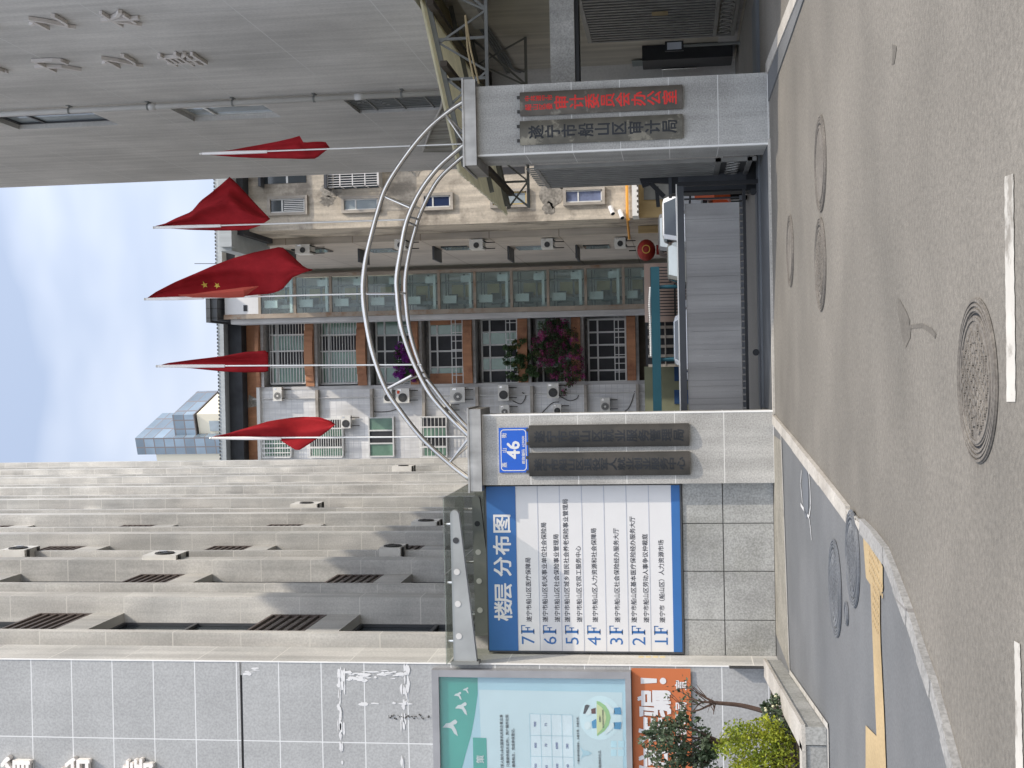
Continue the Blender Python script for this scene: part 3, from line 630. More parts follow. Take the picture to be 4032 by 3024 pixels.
for _ in range(40):
    c = W(1520+random.uniform(0, 170), 2822+random.gauss(0, 4), LY-.003-.0004*_); q = random.uniform(.004, .014); b.disc(c, q, (0, -1, 0), 6, .002)
b.build("drilled_holes", bracket_m, t)
# raised letters at the frame edge
for c, v0, v1, ye, lab in (("省", 4, 134, 2972, "topmost"), ("治", 248, 366, 2976, "middle"), ("善", 490, 614, 2982, "lowest")):
    h = (v1-v0)*LY/FPX*1.12; p = W((v0+v1)/2, ye, LY); b = MB(); ch(b, c, (p.x-h*.455, LY-.055, p.z), h, h, bold=.03, ext=.045)
    tag(b.build("raised_letter", white_letter), f"white raised character on the left granite facade, {lab} of three", "wall letter", "raised characters on the left facade")
# ------------------------------------------------------------------ air conditioners
def ac(mb_ax, c, w_, h, d, face, label, grp, hub=False, brackets=True):
    # face: 'Y' fan looks towards -Y, 'X' fan looks towards +X ; c = centre of the fan face bottom
    t = thing("air_conditioner", label, "air conditioner", c, grp); c = Vector(c)
    if face == 'Y': f = lambda a, b_, z: (c.x+a, c.y+b_, c.z+z)
    else: f = lambda a, b_, z: (c.x-b_, c.y+a, c.z+z)
    def bx(m, a0, a1, b0, b1, z0, z1): p, q = f(a0, b0, z0), f(a1, b1, z1); m.box(p[0], q[0], p[1], q[1], p[2], q[2]); return m
    bx(MB(), -w_/2, w_/2, 0, d, 0, h).build("casing", ac_m, t)
    m = MB(); r = min(h*.42, w_*.3); fc = f(-w_*.13, -.004, h*.48); n_ = (0, -1, 0) if face == 'Y' else (1, 0, 0)
    m.disc(fc, r, n_, 20, .012)
    g = m.build("fan_grille", ac_dark, t)
    m = MB()
    if hub: m.disc((fc[0]+n_[0]*.013, fc[1]+n_[1]*.013, fc[2]), r*.3, n_, 10, .012)
    for q in (.5, .75, .97): m.disc((fc[0]+n_[0]*.013, fc[1]+n_[1]*.013, fc[2]), r*q, n_, 20, .008, r*q*.93)
    m.build("guard", ac_m if hub else bracket_m, g)
    bx(MB(), w_*.32, w_*.42, -.008, 0, h*.6, h*.85).build("badge", steel, t)
    if brackets:
        for a_ in (-w_*.35, w_*.3): m = bx(MB(), a_, a_+.04, .0, d+.12, -.05, -.001); bx(m, a_, a_+.04, d+.08, d+.12, -.4, -.051); m.build("bracket", bracket_m, t)
    return t
gl = "air conditioners on the left office building"
for (v0, v1, y0, y1), lab in (((5, 150, 2142, 2172), "cream air conditioner high on the left office building at the top frame edge"), ((560, 745, 2166, 2188), "cream air conditioner on the left office building beside a brown grille, second highest"), ((1137, 1280, 1966, 1994), "white air conditioner sticking out between fins halfway up the left office building"), ((1537, 1640, 1821, 1846), "small white air conditioner near the far end of the left office building"), ((1612, 1745, 2032, 2066), "rounded white air conditioner with a row of vents just above the glass canopy"), ((1492, 1605, 2134, 2163), "battered air conditioner with bent fittings above the glass canopy")):
    q = WX((v0+v1)/2, (y0+y1)/2, LX+.1); h = (v1-v0)*q.y/FPX*.86
    ac(None, (LX+.1, q.y, q.z-h*.45), .72, h*.9, .26, 'X', lab, gl)
# ------------------------------------------------------------------ glass canopy on tapered steel arms
CY0 = 16.98; cz = W(1752, 2290, CY0).z; cx0, cx1 = LX+.02, W(1745, 1961, CY0).x
t = thing("glass_canopy", "glass canopy on tapered grey steel arms above the directory board", "canopy", ((cx0+cx1)/2, 18, cz))
xm = W(1790, 2262, CY0).x
for x0, x1 in ((cx0, xm-.012), (xm+.012, cx1)): b = MB(); b.box(x0, x1, CY0, 20.6, cz-.009, cz+.009); b.build("glass_panel", canopy_glass, t)
for Y in (CY0+.05, 18.9):
    b = MB(); q = lambda v, y: W(v, y, CY0+.05); pts = []
    yz = [(1788, 2575, ), (1884, 2575)]
    zt0, zb0, zt1, zb1 = q(1786, 2590).z, q(1878, 2590).z, q(1772, 2030).z, q(1806, 2030).z
    xe = q(1790, 2009).x; r_ = (zt1-zb1)/2
    pts = [(cx0, Y, zb0), (xe-r_, Y, zb1)]+[(xe-r_+r_*math.sin(R(a)), Y, zb1+r_-r_*math.cos(R(a))) for a in range(20, 181, 20)]+[(cx0, Y, zt0)]
    b.prism(pts, (0, .11, 0)); arm = b.build("arm", grey_tube if Y > 18 else mat("cast_grey_arm", (.33, .34, .335), .5, metal=.2, var=.15, vs=2), t)
    for k, yp in enumerate((2128, 2252, 2378, 2505)):
        p = q(1795+k*4, yp); m = MB(); m.disc((p.x, Y-.001, p.z), .042, (0, -1, 0), 18, .006); m.build("bolt_hole", dark_in if k == 0 else pipe_m, arm)
    m = MB(); m.box(cx0-.01, cx0+.03, Y-.04, Y+.15, zb0-.03, zt0+.03); m.build("mounting_plate", grey_tube, arm)
    for k in range(3):
        x = cx0+.3+k*.8; m = MB(); m.tube([(x, Y+.05, zt1-.02), (x, Y+.05, cz-.012)], .02, 8); m.build("glass_clamp", steel, arm)
b = MB(); b.box(cx0, cx1-.1, 20.4, 20.5, cz-.14, cz-.02); b.build("rear_beam", grey_tube, t)
# dark entrance behind the directory wall
b = MB(); b.box(LX-.1, LX+.35, 18.3, 19.0, bz1-.9, bz1+.05); tag(b.build("entrance_box", gate_dark), "dark box behind the top left corner of the directory board", "cabinet")
b = MB()
for k in range(4):
    q0 = WX(2400+.3617*345+k*28, 2586, LX+.006)
    b.box(LX+.004, LX+.007, q0.y-.05, q0.y+.05, q0.z-.035, q0.z+.035)
b.build("pasted_notes", note_m, LB)
# ------------------------------------------------------------------ poster case
PY = LY-.13
x1p = W(2090, 2642, PY).x; x0p = x1p-2.6; z1p, z0p = W(1702, 2800, PY).z, W(2486, 2800, PY).z
t = thing("notice_case", "wall notice case with teal poster about pensions in a grey metal frame", "notice board", ((x0p+x1p)/2, PY, z0p))
fw_ = .095
for q in ((x0p, x1p, z1p-fw_, z1p), (x0p, x1p, z0p, z0p+fw_*.8), (x1p-fw_, x1p, z0p+fw_*.8+.001, z1p-fw_-.001)): b = MB(); b.box(q[0], q[1], PY, LY-.002, q[2], q[3]); b.build("frame_bar", frame_grey, t)
QY = PY+.06; U = lambda x, y: W(1700+.3617*x, 2560+.3617*y, QY)
def flat(pts, lift, m, name, par): b = MB(); b.poly(*[Vector((p.x, QY-lift, p.z)) for p in [U(*q) for q in pts]][::-1]); return b.build(name, m, par)
b = MB(); b.box(x0p, x1p-fw_*.5, QY, QY+.02, z0p+.03, z1p-.03); sheet = b.build("poster", p_blue, t)
flat([(60, 290), (500, 300), (500, 480), (470, 700), (430, 920), (370, 1130), (300, 1400), (230, 1700), (60, 1700)], .002, p_teal, "teal_header", sheet)
flat([(515, 430), (2075, 460), (2085, 1700), (560, 1700)], .002, p_panel, "text_panel", sheet)
flat([(448, 950), (596, 955), (612, 1700), (462, 1700)], .005, p_teal, "title_box", sheet)
def bird(cx, cy, s):
    flat([(cx-88*s, cy+10*s), (cx-50*s, cy-35*s), (cx-8*s, cy-40*s), (cx+22*s, cy-62*s), (cx+50*s, cy-78*s), (cx+72*s, cy-52*s), (cx+60*s, cy-28*s), (cx+28*s, cy-18*s), (cx+62*s, cy+40*s), (cx+78*s, cy+105*s), (cx+40*s, cy+78*s), (cx+8*s, cy+22*s), (cx-30*s, cy+12*s)], .006, sign_white, "bird", sheet)
bird(207, 830, 1.0); bird(325, 625, .8); bird(287, 490, .5); bird(372, 432, .38)
def ptext(s, x, y, size, m, align='R', bold=.02): b = MB(); p = U(x, y); text(b, s, (p.x, QY-.007, p.z), size*.3617*QY/FPX, align, bold=bold); return b.build("poster_text", m, sheet)
b = MB(); p = U(527, 1185); ch(b, "策", (p.x, QY-.009, p.z), .115, .115, bold=.02); p = U(527, 1330); ch(b, "政", (p.x, QY-.009, p.z), .115, .115, bold=.02); b.build("poster_title", sign_white, sheet)
ptext("现役军人除外)未在国家机关和企事业单", 770, 700, 38, sign_ink); ptext("只需提供相关证件)，到户籍所在街", 832, 700, 38, sign_ink); ptext("缴费档次，完成参保登记。", 897, 850, 38, sign_ink)
ptext("个缴多得可得且缴多，长缴多得，多缴多得。", 1598, 722, 27, sign_ink); ptext("都能拥有的生活。", 1838, 1085, 30, sign_ink)
flat([(1065, 690), (1530, 705), (1560, 1700), (1085, 1700)], .004, mat("table_white", (.70, .74, .78), .4), "table", sheet)
b = MB(); lw = 3
for pts in (((1065, 690), (1530, 705)), ((1075, 925), (1536, 935)), ((1080, 1153), (1542, 1165)), ((1085, 1380), (1550, 1392))): (x0, y0), (x1, y1) = pts; b.poly(*[Vector((p.x, QY-.006, p.z)) for p in (U(x0, y0-lw), U(x1, y1-lw), U(x1, y1+lw), U(x0, y0+lw))])
for (x, y), x2 in (((1065, 690), 1090), ((1182, 693), 1210), ((1298, 697), 1325), ((1414, 701), 1440), ((1530, 705), 1560)): b.poly(*[Vector((p.x, QY-.006, p.z)) for p in (U(x-lw, y), U(x+lw, y), U(x2+lw, 1700), U(x2-lw, 1700))])
b.build("table_lines", p_line, sheet)
for s, x, y in (("900", 1125, 805), ("800", 1130, 1035), ("700", 1133, 1262), ("75", 1243, 810), ("70", 1245, 1035), ("65", 1250, 1268), ("6000", 1362, 1040), ("500", 1366, 1262), ("280", 1476, 1045), ("240", 1482, 1270)): ptext(s, x+12, y, 38, p_num, 'C')
# picture of two elders sitting in a bowl held by two hands
def ring(cx, cy, rx, ry, n=28): return [(cx+rx*math.cos(2*math.pi*k/n), cy+ry*math.sin(2*math.pi*k/n)) for k in range(n)]
pic = flat(ring(1835, 735, 225, 240), .004, mat("poster_disc", (.66, .76, .80), .5), "picture_disc", sheet)
flat([(1795, 550), (1830, 560), (1890, 600), (1930, 660), (1948, 730), (1930, 810), (1880, 880), (1800, 935)], .006, p_green, "picture_bowl", sheet)
flat([(1795, 580), (1850, 620), (1890, 680), (1900, 740), (1885, 800), (1850, 860), (1798, 915)], .0075, p_yel, "picture_bowl_front", sheet)
for (cx, cy) in ((1700, 665), (1698, 820)): flat(ring(cx, cy, 38, 45, 16), .008, p_skin, "picture_head", sheet)
flat([(1648, 690), (1668, 600), (1690, 590), (1720, 600), (1700, 640), (1672, 690)], .0095, p_dk, "picture_hat", sheet)
flat([(1735, 640), (1785, 625), (1785, 690), (1740, 690)], .008, mat("poster_maroon", (.12, .03, .03), .5), "picture_jacket", sheet); flat([(1740, 775), (1790, 745), (1790, 845), (1750, 850)], .008, p_cuff, "picture_jacket", sheet)
for d in (1, -1):
    f = lambda y: 740+d*(y-740)
    flat([(1885, f(560)), (1930, f(590)), (1990, f(650)), (1990, f(690)), (1940, f(690)), (1925, f(640)), (1890, f(600))], .009, p_skin, "picture_hand", sheet)
    flat([(1985, f(625)), (2055, f(620)), (2065, f(700)), (1980, f(695))], .009, p_cuff, "picture_cuff", sheet)
b = MB(); p = U(1838, 740); text(b, "全国统一", (p.x, QY-.011, p.z), .026, 'C', bold=.03); p = U(1870, 745); text(b, "城乡居民基本养老保险制度", (p.x, QY-.011, p.z), .0205, 'C', bold=.03); b.build("picture_text", p_dk, sheet)
for x, y in ((1950, 985), (2030, 985), (1950, 1080), (2030, 1080)): flat([(x, y), (x+62, y), (x+62, y+72), (x, y+72)], .004, mat("pale_square", (.52, .70, .78), .5) if (x, y) == (1950, 985) else bpy.data.materials["pale_square"], "picture_window", sheet)
flat([(1615, 1050), (1660, 1090), (1700, 1095), (1745, 1120), (1705, 1145), (1660, 1150), (1620, 1185), (1645, 1120)], .006, p_line, "picture_bloom", sheet)
b = MB(); b.box(x0p, x1p-fw_-.002, PY+.012, PY+.016, z0p+fw_*.8+.002, z1p-fw_-.002); b.build("front_glass", glass("case_glass", (.93, .96, .96), .97, .02), t)
# ------------------------------------------------------------------ orange banner
OY = LY-.03; V = lambda x, y: W(2400+.3617*x, 2560+.3617*y, OY)
x1o = V(500, 197).x; z1o, z0o = V(248, 700).z, V(890, 700).z
t = thing("banner", "orange banner with large white characters warning against fraud", "banner", (x1o-1.6, OY, z0o))
b = MB(); n = 40
for k in range(n):
    f = lambda j: OY-.006-.006*math.sin(j*.55); X0, X1 = x1o-3.2*k/n, x1o-3.2*(k+1)/n
    b.poly((X1, f(k+1), z0o), (X0, f(k), z0o), (X0, f(k), z1o), (X1, f(k+1), z1o))
b.build("cloth", orange_b, t, True)
def big(c, x0, x1, y0, y1, bold=.045):
    b = MB(); p = V((x0+x1)/2, (y0+y1)/2); ch(b, c, (p.x, OY-.017, p.z), (y1-y0)*1.04*.3617*OY/FPX, (x1-x0)*1.04*.3617*OY/FPX, bold=bold); b.build("lettering", sign_white, t)
big("骗", 305, 662, 428, 722); big("诈", 310, 655, 730, 1030); big("信", 315, 640, 1060, 1350); big("电", 320, 640, 1370, 1660)
b = MB(); p0, p1 = V(340, 330), V(515, 330); b.prism([(p0.x-.04, OY-.017, p0.z), (p0.x+.04, OY-.017, p0.z), (p1.x+.028, OY-.017, p1.z), (p1.x-.028, OY-.017, p1.z)], (0, .003, 0)); c = V(582, 332); b.disc((c.x, OY-.0155, c.z), .043, (0, -1, 0), 20, .003); b.build("lettering", sign_white, t)
for c, y0, y1 in (("宣", 322, 432), ("局", 555, 665), ("理", 690, 800), ("管", 825, 930), ("数", 960, 1070), ("据", 1100, 1210)): big(c, 712, 838, y0, y1, .035)
# ------------------------------------------------------------------ planter
t = thing("planter", "low pale tiled planter wall under the orange banner", "planter", (-4.4, 13.5, 0))
q0, q1 = G(3110, 2645, .0), G(3259, 2864, .0); q2 = Vector((-9, q1.y-.15, 0)); hgt = .2
def wall(a, c, tname):
    t_ = (c-a).normalized(); n_ = Vector((-t_.y, t_.x, 0)); n_ = n_ if n_.x < 0 or (abs(n_.x) < .3 and n_.y > 0) else -n_
    b = MB(); b.prism([a+Vector((0, 0, -.05)), c+Vector((0, 0, -.05)), c+n_*.16+Vector((0, 0, -.05)), a+n_*.16+Vector((0, 0, -.05))], (0, 0, hgt+.05)); b.build("wall", granite_wall, t)
    b = MB(); a2, c2_ = a-n_*.02, c-n_*.02; b.prism([a2+Vector((0, 0, hgt)), c2_+Vector((0, 0, hgt)), c2_+n_*.24+Vector((0, 0, hgt)), a2+n_*.24+Vector((0, 0, hgt))], (0, 0, .035)); b.build("coping", stone_lt, t)
a0 = Vector((LX+.1, LY-.06, 0)); wall(a0, q1, 0); wall(q1+Vector((-.17, 0, 0)), q2, 0)
b = MB(); b.poly((-9, q1.y+.1, .15), (q1.x-.1, q1.y+.12, .15), (LX, LY-.02, .15), (-9, LY-.02, .15)); b.build("soil", soil, t)
b = MB(); cv = WX(2400+.3617*1495, 2560+.3617*185, LX+.008); b.box(LX, LX+.008, cv.y-.06, cv.y+.08, cv.z-.23, cv.z+.23); b.build("broken_opening", dark_in, LB)
# plants
def bush(name, label, c, rad, n, size, m, stem=True, clumps=26):
    t = thing(name, label, "bush", (c[0], c[1], .15)); b = MB(); b.leaves(c, rad, n, size, .2, clumps)
    for k in range(26): a, e = random.uniform(0, 6.28), random.uniform(-.2, 1.4); q = Vector((c[0]+rad[0]*1.05*math.cos(a)*math.cos(e), c[1]+rad[1]*1.05*math.sin(a)*math.cos(e), c[2]+rad[2]*1.08*math.sin(e))); b.leaves(q, (.07, .07, .09), 26, size, 0)
    b.build("foliage", m, t)
    s = MB()
    for k in range(9): a = random.uniform(0, 6.28); s.tube([(c[0]+.03*math.cos(a), c[1]+.03*math.sin(a), .14), (c[0]+rad[0]*.5*math.cos(a), c[1]+rad[1]*.5*math.sin(a), c[2])], [.012, .004], 5)
    s.build("stems", bark, t); return t
random.seed(5)
c = W(2990, 2990, 13.2); bush("shrub", "round yellow-green shrub in the planter", (c.x, c.y, c.z), (.36, .36, .38), 5200, .034, leaf_y, clumps=40)
def small_tree(label, base, fork, tips, crown, nl, size, m=leaf_d):
    base, fork = Vector(base), Vector(fork); t = thing("small_tree", label, "tree", (base.x, base.y, .15)); s = MB(); mid = (base+fork)/2+Vector((.02, .02, 0))
    s.tube(smooth_path([base, mid, fork], 4), [.030-.008*k/8 for k in range(9)], 7); s.build("trunk", bark, t)
    b = MB(); l = MB()
    for tip, r in tips:
        tip = Vector(tip); m_ = fork.lerp(tip, .5)+Vector((random.uniform(-.06, .06), random.uniform(-.06, .06), random.uniform(-.02, .06))); pth = smooth_path([fork, m_, tip], 4); b.tube(pth, [.016-.012*k/8 for k in range(9)], 5)
        for _ in range(4):
            a = pth[random.randint(2, 8)]; e = a+Vector((random.uniform(-.22, .22), random.uniform(-.2, .2), random.uniform(.0, .24))); b.tube([a, (a+e)/2+Vector((.02, 0, .02)), e], [.006, .004, .002], 4)
            if r: l.leaves(e, (.09, .09, .09), int(nl/len(tips)/6), size, 0)
        if r: l.leaves(tip, (r, r, r*.9), int(nl/len(tips)/2), size, 0, 6)
    b.build("branches", bark, t); l.build("crown", m, t); return t
D1, D2 = 14.6, 13.6; T = lambda x, y, D: W(2400+.3617*x, 2560+.3617*y, D)
small_tree("thin bare small tree with few leaves in front of the granite wall below the banner", T(1740, 680, D1), T(1150, 572, D1), [(T(900, 400, D1), 0), (T(780, 640, D1), .07), (T(905, 665, D1), .03), (T(750, 440, D1+.2), .02), (T(1010, 520, D1), 0), (T(1130, 700, D1-.1), .0)], 0, 260, .04)
small_tree("leafy dark green small tree covering part of the orange banner", T(1720, 930, D2), T(1225, 1000, D2), [(T(560, 830, D2), .17), (T(700, 780, D2), .15), (T(640, 1000, D2-.2), .2), (T(800, 1150, D2), .22), (T(520, 1150, D2+.1), .16), (T(950, 1060, D2-.1), .15), (T(1080, 1200, D2), .16), (T(700, 1300, D2), .3), (T(430, 960, D2), .07), (T(900, 1400, D2), .3), (T(1130, 1150, D2), .06)], 0, 1900, .05)
t = thing("rose_plant", "low leafy plant with pale buds at the planter edge", "plant", (T(1800, 700, 14.2).x, 14.2, .15)); b = MB(); s = MB(); bud_m = mat("pale_buds", (.62, .60, .40), .7)
for x, y, r in ((1790, 640, .12), (1760, 720, .12), (1840, 780, .13), (1880, 860, .13), (1760, 850, .1), (1900, 950, .15), (1800, 540, .06), (1700, 620, .06), (1930, 1050, .16)):
    c = T(x, y, 14.2-.0015*(y-600)); b.leaves(c, (r, r, r), 110, .042, 0); s.tube([(c.x, c.y, .14), c], [.008, .003], 4)
    for k in range(2): q = c+Vector((random.uniform(-r, r), -.08, random.uniform(-.02, r))); w_ = MB(); w_.ball(q, .016, n=6); w_.build("bud", bud_m, t)
b.build("foliage", leaf_d, t); s.build("stems", bark, t)
# ------------------------------------------------------------------ steel arch between the pillars
AYo, AYa, AYb = GY+.35, GY+.12, GY+.62
def curve(pts, Y): return smooth_path([W(v, y, Y) for v, y in pts], 6)
t = thing("gate_arch", "stainless steel triple-tube arch spanning the two gate pillars", "arch", (1.2, AYo, LTOP))
outer = [(1858, 1893), (1768, 1823), (1663, 1726), (1580, 1622), (1518, 1527), (1468, 1389), (1440, 1250), (1430, 1150), (1434, 1070), (1449, 980), (1487, 834), (1525, 727), (1608, 600), (1688, 505), (1769, 437), (1832, 396)]
inA = [(1853, 1722), (1779, 1650), (1700, 1560), (1648, 1468), (1606, 1370), (1576, 1266), (1564, 1150), (1563, 1090), (1576, 1000), (1601, 872), (1652, 758), (1720, 665), (1791, 600), (1832, 566)]
inB = [(1853, 1699), (1764, 1599), (1710, 1530), (1674, 1480), (1636, 1385), (1612, 1295), (1599, 1185), (1597, 1100), (1611, 1000), (1632, 915), (1658, 834), (1721, 714), (1800, 635), (1834, 610)]
co_, ca_, cb_ = curve(outer, AYo), curve(inA, AYa), curve(inB, AYb)
for c, r in ((co_, .036), (ca_, .035), (cb_, .030)): b = MB(); b.tube(c, r, 10); b.build("arch_tube", steel, t, True)
for (v0, y0), (v1, y1) in (((1443, 1157), (1564, 1157)), ((1516, 774), (1622, 820)), ((1525, 1530), (1622, 1478)), ((1768, 1823), (1846, 1726)), ((1755, 450), (1830, 560))):
    p, q = W(v0, y0, AYo), W(v1, y1, AYa); b = MB(); b.tube([p, q], .019, 8); b.tube([p, W(v1+30, y1, AYb)], .017, 8); b.build("strut", steel, t)
for (v0, y0) in ((1566, 1157), (1610, 850), (1601, 875), (1646, 1462), (1660, 1480)):
    p = min(ca_, key=lambda q: (q-W(v0, y0, AYa)).length); q = min(cb_, key=lambda k: abs(k.x-p.x)+abs(k.z-p.z)); b = MB(); b.tube([p, q], .017, 8); b.build("strut", steel, t)
for p in (co_[0], ca_[0], cb_[0]): b = MB(); b.disc((p.x, p.y, LTOP), .07, (0, 0, 1), 16, .015); b.build("base_plate", steel, t)
for p in (co_[-1], ca_[-1], cb_[-1]): b = MB(); b.disc((p.x, p.y, RTOP), .07, (0, 0, 1), 16, .015); b.build("base_plate", steel, t)
# ------------------------------------------------------------------ flagpoles and flags
FY = GY+.37
def flag_set(n, top, bot, sleeve, secs, wave, plab, flab, fold=0):
    a, c = W(*top, FY), W(*bot, FY); t = thing("flagpole", plab, "flagpole", c, "flagpoles along the arch")
    b = MB(); b.tube([c, a], .0125, 8); b.build("pole", pole_m, t)
    b = MB(); b.ball((a.x, a.y, a.z+.01), .02, n=8); b.build("finial", pole_m, t)
    b = MB(); s = W(*sleeve, FY); b.tube([a-Vector((0, 0, .01)), a.lerp(s, .5), s], [.018, .026, .022], 8); b.build("sleeve", sleeve_m, t)
    b = MB(); rows = []; K = 14
    # resample the outline sections
    vs = [q[0] for q in secs]; N = 34
    for i in range(N+1):
        v = vs[0]+(vs[-1]-vs[0])*i/N; k = max(j for j in range(len(vs)) if vs[j] <= v+1e-6); k = min(k, len(vs)-2)
        f = (v-vs[k])/(vs[k+1]-vs[k]); yh = secs[k][1]*(1-f)+secs[k+1][1]*f; yl = secs[k][2]*(1-f)+secs[k+1][2]*f; r = []
        for j in range(K+1):
            u = j/K; y = yh+(yl-yh)*u; q = W(v, y, FY); py = top[1]+(bot[1]-top[1])*(v-top[0])/(bot[0]-top[0])
            dist = abs(y-py)*.0035
            q = W(v, y, FY+.02+1.35*wave(u, i/N)*min(1, dist*3.2)+.02*math.sin(u*21+i*.5)*min(1, dist*3)); r.append(q)
        rows.append(r)
    for i in range(N):
        for j in range(K): b.poly(rows[i][j], rows[i][j+1], rows[i+1][j+1], rows[i+1][j])
    o = b.build("flag", flag_m, None, True)
    # weld the cloth so it shades smoothly
    import bmesh
    bm = bmesh.new(); bm.from_mesh(o.data); bmesh.ops.remove_doubles(bm, verts=bm.verts, dist=1e-5); bm.to_mesh(o.data); bm.free()
    for q in o.data.polygons: q.use_smooth = True
    sm = o.modifiers.new("thickness", 'SOLIDIFY'); sm.thickness = .004; sm.offset = 0
    tag(o, flab, "flag", "red flags on the arch"); return o
sn = math.sin
flag_set(1, (832, 1725), (1850, 1719), (1108, 1726), [(838, 1725, 1719), (900, 1725, 1706), (981, 1726, 1682), (1053, 1727, 1660), (1097, 1729, 1652), (1140, 1757, 1646), (1171, 1776, 1642), (1200, 1760, 1641), (1256, 1722, 1642), (1300, 1690, 1657), (1319, 1671, 1669)], lambda u, v: .16*sn(u*5+v*4)+.1*sn(v*9+u*2)-.25*v*(1-u), "steel flagpole standing on the left gate pillar cap", "red flag folded to a point over the white tiled wall, leftmost of the five")
flag_set(2, (620, 1442), (1659, 1436), (885, 1441), [(626, 1443, 1440), (658, 1445, 1430), (753, 1450, 1417), (880, 1463, 1402), (968, 1466, 1386), (1044, 1465, 1380), (1056, 1461, 1388)], lambda u, v: .14*sn(u*9+v*3)+.1*sn(u*4+v*8), "flagpole second from the left, rising from the arch in front of the balconies", "narrow drooping red flag in front of the brown eaves left of the elevator tower")
f3 = flag_set(3, (573, 1178), (1432, 1157), (800, 1173), [(575, 1179, 1177), (611, 1176, 1151), (686, 1175, 1112), (770, 1173, 1076), (848, 1171, 1042), (925, 1168, 1014), (1000, 1162, 994), (1065, 1157, 980), (1109, 1143, 970), (1153, 1092, 1010), (1201, 1071, 1055), (1230, 1064, 1061)], lambda u, v: .12*sn(u*3.4+v*3)+.16*(1-u)*sn(v*5), "tallest flagpole at the crown of the arch", "largest red flag with small yellow stars at the crown of the arch")
b = MB()
for cx, cy, r, rot in ((763, 1114, 15.5, 10), (813, 1117, 15.5, -12)):
    c = W(cx, cy, FY-.3); rr = r*c.y/FPX
    pts = [(c.x+rr*(1 if k % 2 == 0 else .4)*math.sin(R(36*k+rot)), c.y, c.z+rr*(1 if k % 2 == 0 else .4)*math.cos(R(36*k+rot))) for k in range(10)]
    b.poly(*pts)
s = b.build("star", star_m, f3)
sw = s.modifiers.new("on cloth", 'SHRINKWRAP'); sw.target = f3; sw.wrap_method = 'PROJECT'; sw.use_project_y = True; sw.use_project_x = False; sw.use_project_z = False; sw.use_negative_direction = True; sw.use_positive_direction = True; sw.offset = .006; sw.wrap_mode = 'ABOVE_SURFACE'
b = MB(); pl = [(702, 1163, 1160), (760, 1172, 1157), (830, 1172, 1147), (900, 1173, 1139), (960, 1170, 1131), (1018, 1128, 1126)]
for (v0, h0, l0), (v1, h1, l1) in zip(pl, pl[1:]):
    for k in range(3):
        g = lambda v, h, l, u: W(v, h+(l-h)*u, FY-.05-.16*sn(u*2.2))
        b.poly(g(v0, h0, l0, k/3), g(v0, h0, l0, (k+1)/3), g(v1, h1, l1, (k+1)/3), g(v1, h1, l1, k/3))
b.build("turned_edge", mat("flag_sunlit", (.62, .12, .085), .8, var=.08, vs=4, trl=.3), f3, True)  # lighter red puts the sunlight on the turned fold into its colour
flag_set(4, (608, 896), (1613, 864), (870, 889), [(612, 896, 890), (650, 899, 880), (690, 901, 860), (753, 905, 834), (790, 906, 790), (829, 907, 761), (868, 908, 728), (905, 908, 696), (940, 907, 730), (975, 905, 768), (1025, 888, 822), (1063, 863, 861)], lambda u, v: .16*sn(u*4+v*4)+.06*sn(u*13+v*6), "flagpole second from the right, rising from the arch", "broad triangular red flag spreading right beside the grey building edge")
flag_set(5, (793, 605), (1834, 566), (1052, 597), [(797, 606, 603), (850, 612, 598), (904, 617, 592), (1000, 622, 574), (1089, 624, 558), (1150, 625, 544), (1182, 626, 534), (1195, 626, 562), (1243, 625, 558), (1281, 594, 558), (1297, 586, 580)], lambda u, v: .13*sn(u*7+v*3)+.12*sn(v*7), "flagpole standing at the right gate pillar cap", "narrow red flag in front of the grey plaster wall, rightmost of the five")
# ------------------------------------------------------------------ right building: long grey side wall parallel to the drive
RX = 5.5; RY0, RY1 = 14.0, 34.1; RTOPZ = 22.6; RLOW = 5.05; RG = 6.3   # the ground floor is set back under the upper wall
t = RB = thing("office_building", "shaded grey plaster building on the right with a white drainpipe and raised characters", "building", (RX+5, 23, 0))
def wy(v, y, X=RX): return WX(v, y, X)
wins = []
for (vt, yt, vb, yb, yn) in ((72, 508, 475, 493, 425), (762, 476, 1100, 455, 398), (1424, 453, 1790, 432, 385)):
    p, q, nr = wy(vt, yt), wy(vb, yb), wy((vt+vb)/2, yn); wins.append((nr.y, (p.y+q.y)/2, q.z, p.z))
wins.append((wins[0][0], wins[0][1], wins[0][2]+(wins[0][3]-wins[1][3]), wins[0][3]+(wins[0][3]-wins[1][3])))
y0, y1 = wins[0][0], wins[0][1]; y0 = sum(q[0] for q in wins)/4; y1 = sum(q[1] for q in wins)/4
